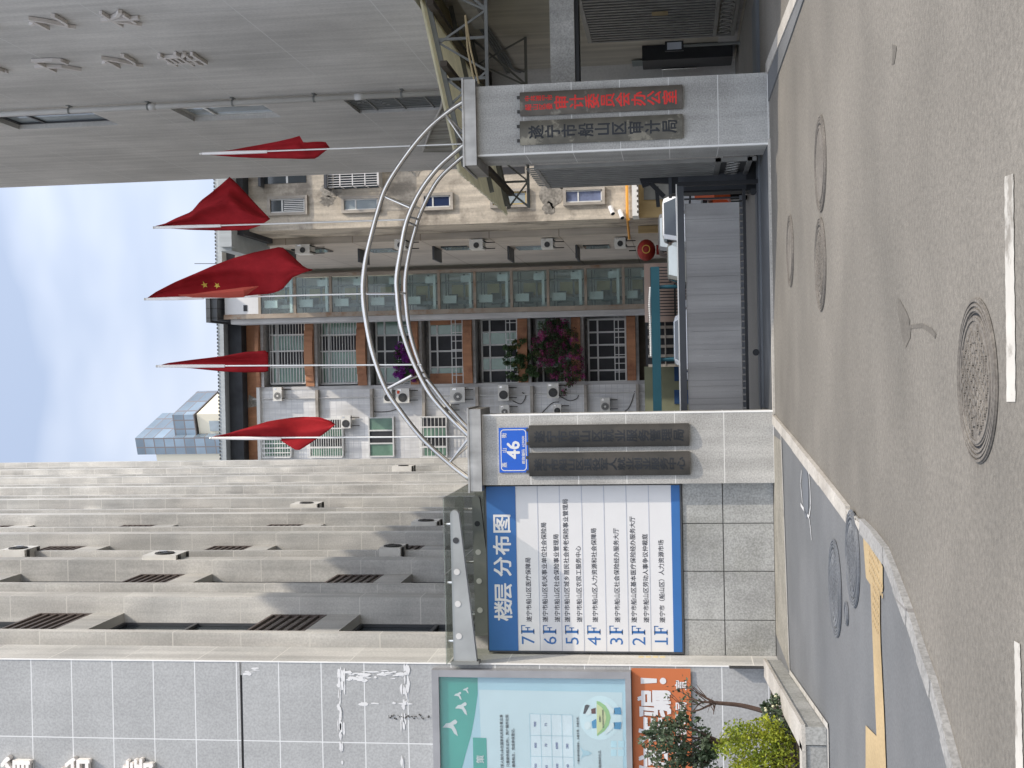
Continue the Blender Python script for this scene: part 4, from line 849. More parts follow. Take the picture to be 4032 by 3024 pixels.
# wall pieces around the window column so that the openings have depth
b = MB(); D = .45
b.box(RX, RX+D, RY0, y0, RLOW, RTOPZ); b.box(RX, RX+D, y1, RY1, RLOW, RTOPZ)
zc = sorted([(q[2], q[3]) for q in wins]); prev = RLOW
for z0, z1 in zc: b.box(RX, RX+D, y0+.0001, y1-.0001, prev, z0); prev = z1
b.box(RX, RX+D, y0+.0001, y1-.0001, prev, RTOPZ); b.build("side_wall", rb_plaster, t)
b = MB(); b.box(RX+D+.001, RX+10, RY0+.01, RY1-.01, 5.3, RTOPZ-.02); b.box(RX+.01, RX+10, 26.5, RY1-.01, 0, RLOW-.001); b.build("core", rb_plaster, t)
for i, (_, _, z0, z1) in enumerate(wins):
    f = MB(); x = RX+.1; h = z1-z0
    for q in ((y0, y1, z0, z0+.07), (y0, y1, z1-.07, z1)): f.box(x, x+.08, *q)
    for y in (y0, y1-.07, (y0+y1)/2-.035): f.box(x, x+.08, y, y+.07, z0+.071, z1-.071)
    f.box(x-.002, x+.078, y0+.071, y1-.071, z1-h*.28, z1-h*.28+.06); f = f.build("window", gate_dark if i != 1 else pole_m, t)
    p = MB(); p.box(x+.03, x+.05, y0+.02, y1-.02, z0+.02, z1-.02); p.build("pane", win_sky if i != 2 else dark_in, f)
    if i == 2:
        g = MB()
        for k in range(11): y = y0+.1+k*(y1-y0-.2)/10; g.box(RX+.05, RX+.07, y, y+.02, z0, z1)
        for q in (.2, .5, .8): g.box(RX+.045, RX+.075, y0, y1, z0+h*q, z0+h*q+.03)
        g.build("window_bars", grey_tube, f)
        g = MB(); 
        for k in range(6): a = random.uniform(.3, 1.4); g.tube(smooth_path([(RX+.1, y0+a, z1-.1), (RX+.13, y0+a+.25*random.uniform(-1, 1), z1-.4), (RX+.11, y0+a+.4, z1-.7+.1*k)], 4), .012, 5)
        g.build("cable_bundle", pipe_m, f)
# drainpipe
p0, p1 = wy(0, 426, RX-.09), wy(1740, 385, RX-.09); yp = (p0.y+p1.y)/2
b = MB(); b.tube([(RX-.1, yp, RLOW+.3), (RX-.1, yp, RTOPZ)], .058, 12); pipe = b.build("drainpipe", pipe_m, t, True)
for v in (210, 560, 925, 1265, 1620):
    z = wy(v, 410, RX-.1).z; b = MB(); b.tube([(RX-.1, yp, z-.02), (RX-.1, yp, z+.02)], .068, 12); b.box(RX-.1, RX, yp-.012, yp+.012, z-.015, z+.015); b.box(RX-.012, RX, yp-.1, yp+.1, z-.03, z+.03); b.build("pipe_clamp", grey_tube, pipe)
for v in (565, 1440): z = wy(v+10, 410, RX-.1).z; b = MB(); b.tube([(RX-.1, yp, z-.09), (RX-.1, yp, z+.09)], .066, 12); b.build("pipe_socket", pipe_m, pipe, True)
# raised characters on the side wall (read from the drive)
AX = (Vector((0, -1, 0)), Vector((0, 0, 1)), Vector((-1, 0, 0)))
for c, v0, v1, ya, yb, lab in (("生", -225, -15, 62, 118, "topmost in the nearer column"), ("之", 72, 300, 50, 108, "middle of the nearer column"), ("本", 363, 578, 32, 96, "lowest in the nearer column"), ("国", -190, 15, 225, 285, "topmost in the farther column"), ("力", 94, 314, 220, 276, "second in the farther column"), ("之", 367, 562, 208, 260, "third in the farther column"), ("基", 604, 826, 198, 252, "lowest in the farther column")):
    p, q = wy((v0+v1)/2, ya), wy((v0+v1)/2, yb); cy = (p.y+q.y)/2; wd = abs(q.y-p.y); h = (v1-v0)*cy/FPX*.8; pc = wy((v0+v1)/2, (ya+yb)/2)
    b = MB(); ch(b, c, (RX-.038, cy, pc.z), wd*1.05, h*1.02, bold=0, ext=.028, axes=AX); tag(b.build("wall_letter", letter_m), f"pale raised character on the grey wall, {lab}", "wall letter", "raised characters on the right building wall")
# ground floor: plaster wall with a ledge, beam, shutter and glass door
b = MB(); b.box(RG, RG+.4, RY0, 26.5, -.05, 5.298); b.build("ground_floor_wall", dim_wall, t)
b = MB(); p = WX(1860, 30, RG-.3); b.box(RG-.42, RG-.001, RY0, WX(1905, 85, RG-.3).y, p.z-.12, p.z+.1); b.build("ledge", band_grey, t)
b = MB(); b.box(RG-.02, RG-.001, RY0, 26.4, .05, .4); b.build("plinth", band_grey, t)
fy = WX(2316, 163, RG-.05).y; sz1, sz0 = WX(2316, 163, RG-.05).z, WX(2893, 126, RG-.05).z
sh = thing("gate_leaf", "grey barred gate leaf fixed against the right building wall with a small tan notice", "gate", (RG-.08, fy-1.5, sz0)); X = RG-.07
b = MB(); b.box(X-.02, X+.05, fy-3.4, fy, sz1-.08, sz1); b.box(X-.02, X+.05, fy-3.4, fy, sz0, sz0+.07); b.box(X-.02, X+.05, fy-3.4, fy, sz0+.34, sz0+.41)
for y in (fy-.07, fy-3.4): b.box(X-.021, X+.05, y, y+.07, sz0+.071, sz1-.081)
b.build("frame", leaf_grey, sh)
b = MB(); b.box(X+.03, X+.045, fy-3.33, fy-.07, sz0+.41, sz1-.08); b.build("backing_sheet", bpy.data.materials["dark_sheet"], sh)
b = MB(); y = fy-.2
while y > fy-3.3: b.box(X-.01, X+.025, y, y+.075, sz0+.41, sz1-.08); y -= .17
b.build("bars", leaf_grey, sh)
b = MB(); y = fy-.25
while y > fy-3.2: b.tube([(X, y+.1*math.cos(R(30*q)), sz0+.2+.1*math.sin(R(30*q))) for q in range(13)], .016, 6); y -= .27
b.build("scrollwork", leaf_grey, sh)
q = WX(2598, 54, X-.03); b = MB(); b.box(X-.03, X-.022, q.y-.12, q.y+.12, WX(2630, 54, X-.03).z, WX(2566, 54, X-.03).z); b.build("notice", tag_m, sh)
# black glass door
ya, yb2 = WX(2700, 176, RG-.03).y, WX(2700, 292, RG-.03).y; dz1, dz0 = WX(2540, 205, RG-.03).z, .12; X = RG-.05
dr = thing("glass_door", "black framed glass door with posters behind the glass, right of the shaded pillar", "door", (X, (ya+yb2)/2, dz0))
b = MB(); b.box(X-.25, X+.04, ya, ya+.75, dz0, dz1+.05); b.box(X, X+.045, yb2-.1, yb2, dz0, dz1-.2); b.box(X, X+.045, ya+.75, yb2-.1, dz1-.32, dz1-.2); b.box(X, X+.045, ya+.75, yb2-.1, dz0, dz0+.25); b.build("frame", black_m, dr)
b = MB(); b.box(X+.01, X+.03, ya+.75, yb2-.1, dz0+.25, dz1-.32); b.build("pane", win_glass, dr)
b = MB(); b.box(X-.003, X+.008, ya+.9, ya+1.6, .6, 1.0); b.build("red_poster", mat("dull_red", (.16, .02, .02), .6), dr)
b = MB(); b.box(X-.003, X+.008, ya+.95, ya+1.5, 1.05, 1.3); b.build("yellow_poster", mat("dull_yellow", (.25, .16, .05), .6), dr)
b = MB(); b.box(X-.003, X+.008, ya+1.0, ya+1.7, 1.75, 2.1); b.build("pale_poster", mat("dull_pale", (.25, .28, .27), .6), dr)
b = MB(); b.tube([(X-.27, ya+.72, .8), (X-.27, ya+.72, 1.5)], .018, 8); b.build("handle", steel, dr)
q = WX(2655, 182, RG-.4); t2 = thing("screen_device", "small pale-screened access device on a post beside the black glass door", "screen", (q.x, q.y, .05))
b = MB(); b.box(q.x-.09, q.x+.09, q.y-.03, q.y+.03, q.z-.17, q.z+.17); b.build("housing", black_m, t2); b = MB(); b.box(q.x-.065, q.x+.065, q.y-.034, q.y-.03, q.z-.13, q.z+.13); b.build("display", screen_m, t2)
b = MB(); b.tube([(q.x, q.y, .05), (q.x, q.y, q.z-.171)], .03, 8); b.build("post", grey_tube, t2)
# granite cross beam between pillar and wall
x0 = W(2214, 345, 18.75).x; z1, z0 = W(2166, 170, 18.75).z, W(2262, 170, 18.75).z
b = MB(); b.box(x0, RG-.002, 18.75, 19.15, z0, z1); tag(b.build("cross_beam", granite), "horizontal granite beam between the shaded pillar and the right building", "beam")
b = MB(); b.box(x0, RG-.003, 18.8, 19.1, z0-.06, z0-.002); tag(b.build("beam_shadow_strip", black_m), "black strip painting the shadow under the horizontal granite beam", "rail")  # black strip stands in for the shadow on the beam's underside
# conduits on the wall
cg = thing("cable_conduit", "bundle of grey cable conduits running along the right building wall above the beam", "conduit", (RG-.05, 20, 3.5))
for k in range(4):
    pts = [WX(1868+k*9, 82-k*3, RG-.05), WX(1930+k*9, 172-k*3, RG-.05), WX(1975+k*9, 245-k*4, RG-.05)]
    pts += [WX(2005+k*6, 262+k*4, RG-.05), WX(2060+k*2, 270+k*6, RG-.05)] if k > 1 else [WX(2010+k*8, 318, RG-.05), WX(2028+k*8, 350, RG-.05)]
    b = MB(); b.tube(smooth_path(pts, 5), .022, 6); b.build("conduit", grey_tube, cg)
# ------------------------------------------------------------------ awning on a steel and timber frame
NY, FYY = 18.6, 24.0
e0, e1 = W(1805, 672, NY), W(2003, 848, FYY); xe = (e0.x+e1.x)/2; ze = (e0.z+e1.z)/2
xw = RG-.02; pz = W(1670, 46, NY); zw = ze+(pz.z-ze)*(xw-xe)/(pz.x-xe)
aw = thing("awning", "tan corrugated sheet awning on a timber and steel frame behind the shaded pillar", "awning", ((xe+xw)/2, NY, ze))
zz_ = lambda x: ze+(zw-ze)*(x-xe)/(xw-xe)
b = MB(); n = 76
for k in range(n):
    Y = [NY+(FYY-NY)*q/n for q in (k, k+.5, k+1)]; dz = (.0, .035, .0)
    for a_ in range(2):
        for x0, x1 in ((xe+random.uniform(-.02, .02), (xe+xw)/2), ((xe+xw)/2, xw)):
            p = [(x0, Y[a_], zz_(x0)+dz[a_]), (x1, Y[a_], zz_(x1)+dz[a_]), (x1, Y[a_+1], zz_(x1)+dz[a_+1]), (x0, Y[a_+1], zz_(x0)+dz[a_+1])]; b.poly(*p)
b.build("sheet", tan_sheet, aw)
for Y in (NY+.15, 21.6, 23.5, FYY-.15):
    b = MB(); b.bar((xe+.1, Y, zz_(xe+.1)-.07), (xw, Y, zz_(xw)-.07), .06, .07); b.build("rafter", grey_tube, aw)
for x in (W(1650, 14, NY-.2).x, W(1690, 255, NY-.2).x, W(1748, 560, NY-.2).x):
    b = MB(); b.bar((x, NY-.25, zz_(x)-.15), (x, FYY+.1, zz_(x)-.15), .08, .1); b.build("purlin", brown_b, aw)
zl = ze-.42
for Y in (NY+.15, FYY-.15):
    b = MB(); b.bar((xe+.1, Y, zl), (xw, Y, zl), .05); b.build("tie", grey_tube, aw)
    for a_, c in ((xe+.12, .35), (xe+.9, .5), (xw-.9, .9)): b = MB(); b.bar((a_, Y, zl), (min(a_+c, xw), Y, zz_(min(a_+c, xw))-.1), .038); b.build("brace", grey_tube, aw)
    for x in (xe+.6, xe+1.4, xe+2.0): b = MB(); b.bar((x, Y, zl+.03), (x, Y, zz_(x)-.1), .038); b.build("upright", grey_tube, aw)
b = MB(); b.bar((4.0, NY+.15, .05), (4.0, NY+.15, zl-.04), .08); b.build("post", grey_tube, aw)
for k, y in enumerate((245, 225)): p = W(1850, y, NY-.2); b = MB(); b.tube([W(1832, 60, NY-.1), W(1842+12*k, 200, NY-.1), W(1870+16*k, 330, NY-.1)], .015, 6); b.build("hanging_cable", tag_m, aw)
for k in range(7):                                   # zigzag web of the end trusses
    for Y in (NY+.15, FYY-.15):
        xa_, xb_ = xe+.15+k*.45, xe+.15+(k+1)*.45
        if xb_ < xw: b = MB(); b.bar((xa_, Y, zl), (xb_, Y, zz_(xb_)-.1), .03) if k % 2 else b.bar((xa_, Y, zz_(xa_)-.1), (xb_, Y, zl), .03); b.build("web_bar", grey_tube, aw)
# torn plastic sheet hanging at the wall
b = MB(); b.poly(*[(q.x, q.y, q.z) for q in (WX(1745, 385, RX-.06), WX(1700, 500, RX-.06), WX(1665, 600, RX-.06), WX(1780, 600, RX-.06), WX(1790, 400, RX-.06))]); o = b.build("wall_patch", mat("dirty_plaster", (.40, .385, .34), .9, var=.3, vs=1.5, streak=.4), RB)
b = MB(); b.tube([WX(1745, 385, RX-.09), WX(1738, 420, RX-.09), WX(1700, 500, RX-.09), WX(1668, 590, RX-.09)], .03, 6); b.build("patch_edge", stone_lt, RB)
# ------------------------------------------------------------------ apartment block closing the courtyard (white tiled wing)
BYB = 69.0
def P(v0, v1, y0, y1, Y=BYB): return rc(v0, v1, y0, y1, Y)
ap = thing("apartment_block", "old apartment block with white tiles, orange balcony bands and green windows behind the gate", "building", (-5, BYB, 0))
xl = -18.0; xr = P(900, 900, 885, 900)[1]+6
xb0, xb1 = P(1500, 1500, 1250, 1516)[0], P(1500, 1500, 1250, 1516)[1]   # balcony bay
zt = W(955, 1500, BYB).z
b = MB(); b.box(xl, xb0, BYB, BYB+.4, 0, zt); b.build("tile_wall", tile_w, ap)
b = MB(); b.box(xb1, xr, BYB+.3, BYB+.7, 0, zt); b.build("plaster_wall", brown_w, ap)
b = MB(); b.box(xb0+.001, xb1-.001, BYB+1.2, BYB+1.4, 0, zt); b.build("recess_wall", band_grey, ap)
for x0, x1 in ((xb0-.2, xb0), (xb1, xb1+.25)): b = MB(); b.box(x0, x1, BYB-.02, BYB+1.4, 0, zt-.1); b.build("recess_cheek", band_grey, ap)
# top storey strip, gutter, soffit and roof edge
o0 = P(960, 1022, 1250, 1810)
b = MB(); b.box(xl, xb1, BYB-.05, BYB-.001, o0[2], o0[3]); b.build("top_band", orange_t, ap)
q = P(938, 957, 1250, 1525); b = MB(); b.box(q[0], xb1, BYB-.45, BYB-.05, q[2], q[3]); q2 = P(895, 925, 1560, 1700); b.box(xl, q[0]-.8, BYB-.42, BYB-.06, q2[2]-.3, q2[2]); b.bar((q[0], BYB-.25, (q[2]+q[3])/2), (q[0]-.85, BYB-.25, q2[2]-.15), .35); b.build("gutter", ledge_m, ap)
b = MB(); q = P(1018, 1030, 1520, 1810); b.box(xl, xb0, BYB-.25, BYB, q[2], q[3]); b.build("top_ledge", white_m, ap)
b = MB(); q = P(895, 957, 1575, 1600); b.poly((q[0], BYB-.06, o0[2]+.05), (q[1], BYB-.06, o0[2]+.05), (q[1]+.3, BYB-.06, o0[3]-.3), (q[0]-.1, BYB-.06, o0[3]-.2)); b.build("bare_patch", peel_m, ap)
zr0, zr1 = W(880, 1300, BYB-1.6).z, W(857, 1300, BYB-1.6).z
b = MB(); b.box(xl, xr, BYB-1.6, BYB+9, zr0, zr1); b.build("roof_slab", roof_edge, ap)
b = MB(); k = xl
while k < xr: b.box(k, k+.12, BYB-1.66, BYB+9, zr1, zr1+.035); k += .2
b.build("roof_sheet", slate_m, ap)
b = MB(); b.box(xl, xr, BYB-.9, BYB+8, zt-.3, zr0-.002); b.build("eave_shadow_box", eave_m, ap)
b = MB(); a_ = W(850, 1038, BYB); b.tube([a_, W(766, 1038, BYB)], .02, 5); b.build("antenna", gate_dark, ap)
# balcony bands
bands = [(1016, 1030), (1208, 1241), (1412, 1448), (1619, 1652), (1828, 1863), (2042, 2080), (2253, 2288), (2469, 2504)]
for i, (v0, v1) in enumerate(bands):
    q = P(v0, v1, 1250, 1516); b = MB(); n = 12
    for k in range(n):
        x0, x1 = xb0+(xb1-xb0)*k/n, xb0+(xb1-xb0)*(k+1)/n; bow = .35*math.sin(math.pi*(k+.5)/n)
        b.box(x0, x1-.0005, BYB-.25-bow, BYB+.3, q[2], q[3])
    b.build("balcony_band", orange_t, ap)
    s = MB(); s.box(xb0, xb1, BYB-.2, BYB+1.2, q[2]-.16, q[2]-.002); s.build("balcony_slab", band_grey, ap)
def window(par, v0, v1, y0, y1, Y, cols, trans=.28, panes=(win_green,), fr=.07, bars=0, frame=alu, dep=.12):
    x0, x1, z0, z1 = P(v0, v1, y0, y1, Y); f = MB(); f.box(x0, x1, Y, Y+dep, z0, z0+fr); f.box(x0, x1, Y, Y+dep, z1-fr, z1)
    for k in range(cols+1):
        x = x0+(x1-x0-fr)*k/cols; f.box(x, x+fr, Y+.001, Y+dep-.001, z0+fr, z1-fr)
    if trans: f.box(x0, x1, Y-.002, Y+dep-.002, z1-(z1-z0)*trans-fr/2, z1-(z1-z0)*trans+fr/2)
    f = f.build("window", frame, par)
    for k in range(cols):
        a_, c = x0+(x1-x0)*k/cols, x0+(x1-x0)*(k+1)/cols; m = panes[k % len(panes)]; p = MB(); p.box(a_+.01, c-.01, Y+dep*.5, Y+dep*.6, z0+.01, z1-.01); p.build("pane", m, f)
    if bars:
        g = MB(); yb = Y-.3; n = int((z1-z0)/bars)
        for k in range(n+1): z = z0+(z1-z0)*k/n; g.box(x0, x1, yb, yb+.025, z-.014, z+.014)
        for k in range(5): x = x0+(x1-x0)*k/4; g.box(x-.025, x+.025, yb-.01, yb+.03, z0, z1)
        for z in (z0+.01, z1-.04): g.box(x0, x0+.04, yb, Y, z, z+.03); g.box(x1-.04, x1, yb, Y, z, z+.03)
        g.build("security_bars", white_m if bars < .3 else pole_m, f)
    return f
G2 = (win_green, dark_in)
specs = [(1070, 1206, 4, .16, (win_green, dark_in, win_green, dark_in)), (1265, 1410, 4, .22, (win_green, win_green, dark_in, win_green)), (1480, 1617, 4, .26, (win_green, dark_in, dark_in, win_green)), (1690, 1826, 4, .24, (win_green, dark_in, dark_in, win_green)), (1895, 2040, 5, .24, (dark_in, win_green, dark_in, win_green, dark_in)), (2110, 2250, 4, .2, (dark_in, win_green)), (2315, 2467, 5, .26, (dark_in,))]
for i, (v0, v1, n, tr, pn) in enumerate(specs):
    window(ap, v0, v1, 1254, 1511, BYB+.55, n, tr, pn, .09, .16 if i < 2 else 0)
    q = P(v1-46, v1, 1252, 1512); r = MB()
    for z in (q[2]+.05, (q[2]+q[3])/2+.1, q[3]): r.box(xb0, xb1, BYB-.1, BYB-.06, z-.022, z+.022)
    for k in range(9): x = xb0+(xb1-xb0)*k/8; r.box(x-.02, x+.02, BYB-.098, BYB-.062, q[2], q[3])
    if i > 1: r.build("balcony_rail", alu, ap)
# orange piers on the fourth storey
for y0, y1 in ((1240, 1278), (1470, 1512)): q = P(1690, 1826, y0, y1); b = MB(); b.box(q[0], q[1], BYB+.25, BYB+.5, q[2], q[3]); b.build("orange_pier", orange_t, ap)
# ledges of the tile wall
for v in (1252, 1466, 1670, 1880, 2095, 2306, 2510):
    q = P(v-5, v+6, 1516, 1640); b = MB(); b.box(P(v, v, 1516, 1642)[0], xb0-.21, BYB-.28, BYB-.001, q[2], q[3]); b.build("ledge", ledge_m, ap)
b = MB(); q = P(2350, 2350, 1560, 1566)
for y in (1556,):
    x = W(1900, y, BYB).x; b.tube([(x, BYB-.08, 1), (x, BYB-.08, zt-.6)], .045, 6)
b.build("downpipe", pipe_m, ap)
for v0, v1, y0, y1, n, m, br in ((1038, 1149, 1727, 1800, 2, (win_green,), .14), (1216, 1352, 1648, 1800, 4, (win_green, dark_in), .13), (1450, 1551, 1641, 1800, 3, (win_green, dark_in, win_green), 0), (1657, 1761, 1640, 1800, 4, (win_green, dark_in), .2), (1850, 1960, 1640, 1800, 3, (win_green, dark_in), 0)):
    window(ap, v0, v1, y0, y1, BYB-.16, n, 0, m, .08, br)
# cables
for pts in (((1470, 1620), (1490, 1622), (1530, 1620), (1560, 1612)), ((2018, 1578), (2052, 1590), (2070, 1560), (2056, 1545)), ((2095, 1650), (2120, 1640), (2170, 1590), (2200, 1582)), ((2205, 1560), (2240, 1578), (2270, 1570), (2278, 1555)), ((2460, 1620), (2480, 1600), (2500, 1540))):
    b = MB(); b.tube(smooth_path([W(v, y, BYB-.05) for v, y in pts], 5), .022, 5); b.build("cable", bracket_m, ap)
# ground floor of this wing
b = MB(); q = P(2512, 2562, 1250, 1516); b.box(xb0, xb1, BYB+.4, BYB+.6, 0, q[3]); b.build("ground_floor_front", brown_b, ap)  # dark brown paints the band of shade along the ground floor
al = "air conditioners on the tiled wall"
for (v0, v1, y0, y1), hub, lab in (((1086, 1120, 1524, 1578), 1, "air conditioner on the tiled wall, topmost, with a pale fan hub"), ((1351, 1389, 1635, 1685), 0, "air conditioner beside the barred window at the far left of the tiled wall"), ((1518, 1551, 1529, 1586), 0, "slim air conditioner right above the one with a red badge on the tiled wall"), ((1566, 1619, 1528, 1586), 0, "air conditioner on the tiled wall with a small red badge"), ((1779, 1836, 1524, 1583), 1, "large white air conditioner on the tiled wall with a bright fan hub"), ((1748, 1782, 1589, 1621), 0, "small white box air conditioner partly behind the arch tubes"), ((1966, 2007, 1515, 1577), 0, "air conditioner under a dark ledge on the tiled wall, nearest the creeping plants"), ((1972, 2010, 1594, 1637), 1, "air conditioner just above the left gate pillar corner, fan hub pale"), ((2157, 2203, 1508, 1567), 0, "air conditioner on the tiled wall beside the pink blossoms"), ((2181, 2213, 1591, 1631), 0, "cream air conditioner half hidden by the left gate pillar"), ((2365, 2403, 1565, 1620), 1, "lowest air conditioner on the tiled wall")):
    x0, x1, z0, z1 = P(v0, v1, y0, y1); o = ac(None, ((x0+x1)/2, BYB-.52, z0), x1-x0, z1-z0, .34, 'Y', lab, al, hub)
    if "red badge" in lab and "small" in lab: b = MB(); b.box(x1-.3, x1-.12, BYB-.53, BYB-.521, z1-.22, z1-.08); b.build("badge", mat("red_badge", (.6, .08, .03), .5), o)
# creeping plants on the balconies
def creeper(name, label, cat, pts, dens, parts):
    c0 = W(pts[0][0], pts[0][1], BYB-.5); t = thing(name, label, cat, c0)
    for pn, m, f, sz in parts:
        b = MB()
        for v, y, r in pts:
            c = W(v, y, BYB-.55); rr = r*1.3*BYB/FPX; b.leaves(c, (rr, .35, rr), int(dens*4.5*r*r*f/100), sz, 0, 6)
        b.build(pn, m, t)
creeper("bougainvillea", "purple bougainvillea hanging over the balcony left of the elevator tower", "plant", [(1580, 1350, 18), (1575, 1385, 22), (1590, 1420, 28), (1575, 1455, 26), (1600, 1480, 22), (1625, 1445, 22), (1640, 1490, 14), (1555, 1400, 12)], 26, (("blossoms", blossom_p, 1.2, .075), ("leaves", leaf_g, .7, .075)))
creeper("balcony_plant", "green and yellow hanging plant over the orange balcony band", "plant", [(2000, 1380, 22), (2030, 1420, 26), (2060, 1400, 22), (2080, 1440, 24), (2050, 1470, 24), (2030, 1360, 16), (2065, 1350, 16), (1990, 1430, 14), (2090, 1400, 20), (2010, 1480, 14), (2100, 1465, 20)], 20, (("leaves", leaf_g, 1, .11),))
creeper("bougainvillea", "pink bougainvillea tangle in front of the lower balcony window", "plant", [(2150, 1300, 26), (2180, 1280, 26), (2160, 1340, 30), (2200, 1330, 28), (2160, 1385, 30), (2190, 1400, 28), (2230, 1380, 24), (2220, 1440, 22), (2260, 1350, 20), (2270, 1430, 24), (2250, 1480, 24), (2240, 1510, 14), (2065, 1228, 10), (2220, 1545, 10), (2210, 1270, 22), (2130, 1400, 24), (2120, 1350, 24), (2190, 1470, 24), (2150, 1440, 26), (2270, 1390, 24), (2280, 1470, 20), (2200, 1365, 30), (2240, 1320, 26)], 13, (("blossoms", blossom, .5, .085), ("leaves", leaf_g, 1.1, .085), ("twigs", bark, .5, .07)))
b = MB(); S_ = ap
# ------------------------------------------------------------------ glass elevator tower
EY = 65.5; el = thing("elevator_tower", "teal glass elevator tower with rusty frame in the middle of the courtyard", "elevator tower", (W(2000, 1140, EY).x, EY, 0))
ex0, ex1 = W(1800, 1222, EY).x, W(1800, 1068, EY).x; et = W(1017, 1150, EY).z
b = MB(); b.box(ex0, ex1, EY+1.5, EY+1.7, 0, et); b.build("rear_wall", mat("elevator_rear", (.74, .76, .73), .8, var=.2, vs=.8), el)
for x, w_ in ((ex0-.16, .24), (ex1-.06, .16)): b = MB(); b.box(x, x+w_, EY-.05, EY+.2, 0, W(880, 1150, EY).z); b.build("post", rust_m, el)
b = MB(); b.box(ex0-.42, ex0-.17, EY+.25, EY+2, 0, W(900, 1150, EY).z); b.build("side_panel", band_grey, el)
dv = [1021, 1160, 1301, 1443, 1585, 1728, 1869, 2014, 2158, 2306, 2455, 2575]
for k, v in enumerate(dv): z = W(v, 1145, EY).z; b = MB(); b.box(ex0+.081, ex1-.061, EY-.03, EY+.15, z-.07, z+.07); b.build("cross_rail", rust_m, el)
for k in range(len(dv)-1):
    z1, z0 = W(dv[k], 1145, EY).z-.071, W(dv[k+1], 1145, EY).z+.071; b = MB(); b.box(ex0+.082, ex1-.062, EY+.02, EY+.04, z0, z1); b.build("glass_panel", tower_glass, el)
    s = MB(); h = z1-z0
    for q in (.12, .2): s.box(ex0+.1, ex1-.1, EY+.5, EY+.56, z1-h*q-.03, z1-h*q+.02)
    s.box(ex0+.35, ex0+.55, EY+.4, EY+.5, z0, z1); s.box(ex1-.6, ex1-.5, EY+.4, EY+.5, z0, z1)
    s.box(ex0+.1, ex1-.1, EY+.6, EY+.65, z0+h*.3, z0+h*.36); s.box(ex0+.3, ex0+.9, EY+.8, EY+.9, z0+h*(.35+.1*(k % 3)), z0+h*(.62+.1*(k % 3)))
    s.build("guide_frame", mat("elevator_steel", (.20, .23, .23), .6) if k == 0 else bpy.data.materials["elevator_steel"], el)
    s = MB(); s.box(ex0+.4, ex0+.8, EY+.3, EY+.42, z0+h*.55, z0+h*.95); s.box(ex1-.55, ex1-.2, EY+.35, EY+.5, z0+h*.05, z0+h*.4); s.box(ex0+.12, ex1-.1, EY+.25, EY+.3, z0+h*.08, z0+h*.16); s.build("counterweight_panel", mat("pale_lift_panel", (.72, .78, .77), .5) if k == 0 else bpy.data.materials["pale_lift_panel"], el)
    s = MB(); s.box(ex0+.75, ex1-.65, EY+1.0, EY+1.1, z0+h*.2, z0+h*.75); s.build("landing_window", mat("landing_window", (.60, .55, .36), .7) if k == 0 else bpy.data.materials["landing_window"], el)
q = P(884, 1016, 1165, 1222, EY-.05); b = MB(); b.box(ex0+.09, ex1-.07, EY-.02, EY+1.6, q[2], q[3]); b.build("machine_room", sign_white, el)
q = P(958, 972, 1210, 1218, EY-.06); b = MB(); b.box(q[0]-.1, q[1]+.12, EY-.05, EY-.021, q[2], q[3]); b.build("vent", black_m, el)
q = P(810, 880, 1130, 1262, EY-.8); b = MB(); b.box(q[0], q[1], EY-.7, EY+2.2, q[2]+.4, q[3]-.25); b.build("roof", slate_m, el)
b = MB(); b.box(q[0]-.1, q[1]+.1, EY-.85, EY+2.3, q[3]-.25, q[3]-.02); b.build("roof_cap", roof_edge if False else slate_m, el)
# ------------------------------------------------------------------ right wing (beige plaster)
WY = 50.0; rw_ = thing("apartment_block", "weathered beige plaster apartment wing with framed windows and peeling patches", "building", (9, WY, 0))
wx = W(1700, 886, WY).x; wt = W(979, 780, WY).z
fw2 = [(1056, 1212, 772, 848, "curtain"), (1346, 1500, 772, 838, "x"), (1660, 1785, 760, 828, "x"), (1930, 2085, 745, 818, "x"), (2218, 2382, 738, 808, "x")]
b = MB(); b.box(wx, wx+12, WY+.001, WY+18, -.05, wt); b.build("wall", beige_w, rw_)
for i, (v0, v1, y0, y1, kd) in enumerate(fw2):
    x0, x1, z0, z1 = rc(v0, v1, y0, y1, WY); f = MB(); e = .11
    f.box(x0, x1, WY-.12, WY+.0, z1-e, z1); f.box(x0, x1, WY-.12, WY+.0, z0, z0+e); f.box(x0, x0+e, WY-.119, WY, z0+e, z1-e); f.box(x1-e, x1, WY-.119, WY, z0+e, z1-e); fr = f.build("window_surround", ledge_m, rw_)
    p = MB(); p.box(x0+e, x1-e, WY-.02, WY-.001, z0+e, z1-e); p.build("pane", (win_glass, win_sky, mat("navy_pane", (.02, .035, .09), .15), win_sky, mat("blue_curtain", (.16, .19, .30), .5, var=.3, vs=3))[i], fr)
    m = MB(); h = z1-z0; m.box(x0+e, x1-e, WY-.045, WY-.021, z1-h*.36-.03, z1-h*.36+.03); m.box(x0+e, x0+e+.05, WY-.05, WY-.021, z0+e, z1-e); m.box(x1-e-.05, x1-e, WY-.05, WY-.021, z0+e, z1-e); m.box(x0+e, x1-e, WY-.05, WY-.021, z0+e, z0+e+.05); m.build("sash", alu if i != 3 else mat("ochre_frame", (.45, .33, .12), .6), fr)
    if i == 0: c = MB(); [c.box(x0+e+.08+k*.075, x0+e+.11+k*.075, WY-.03, WY-.0205, z0+e+.06, z1-h*.4) for k in range(6)]; c.build("curtain", white_m, fr)
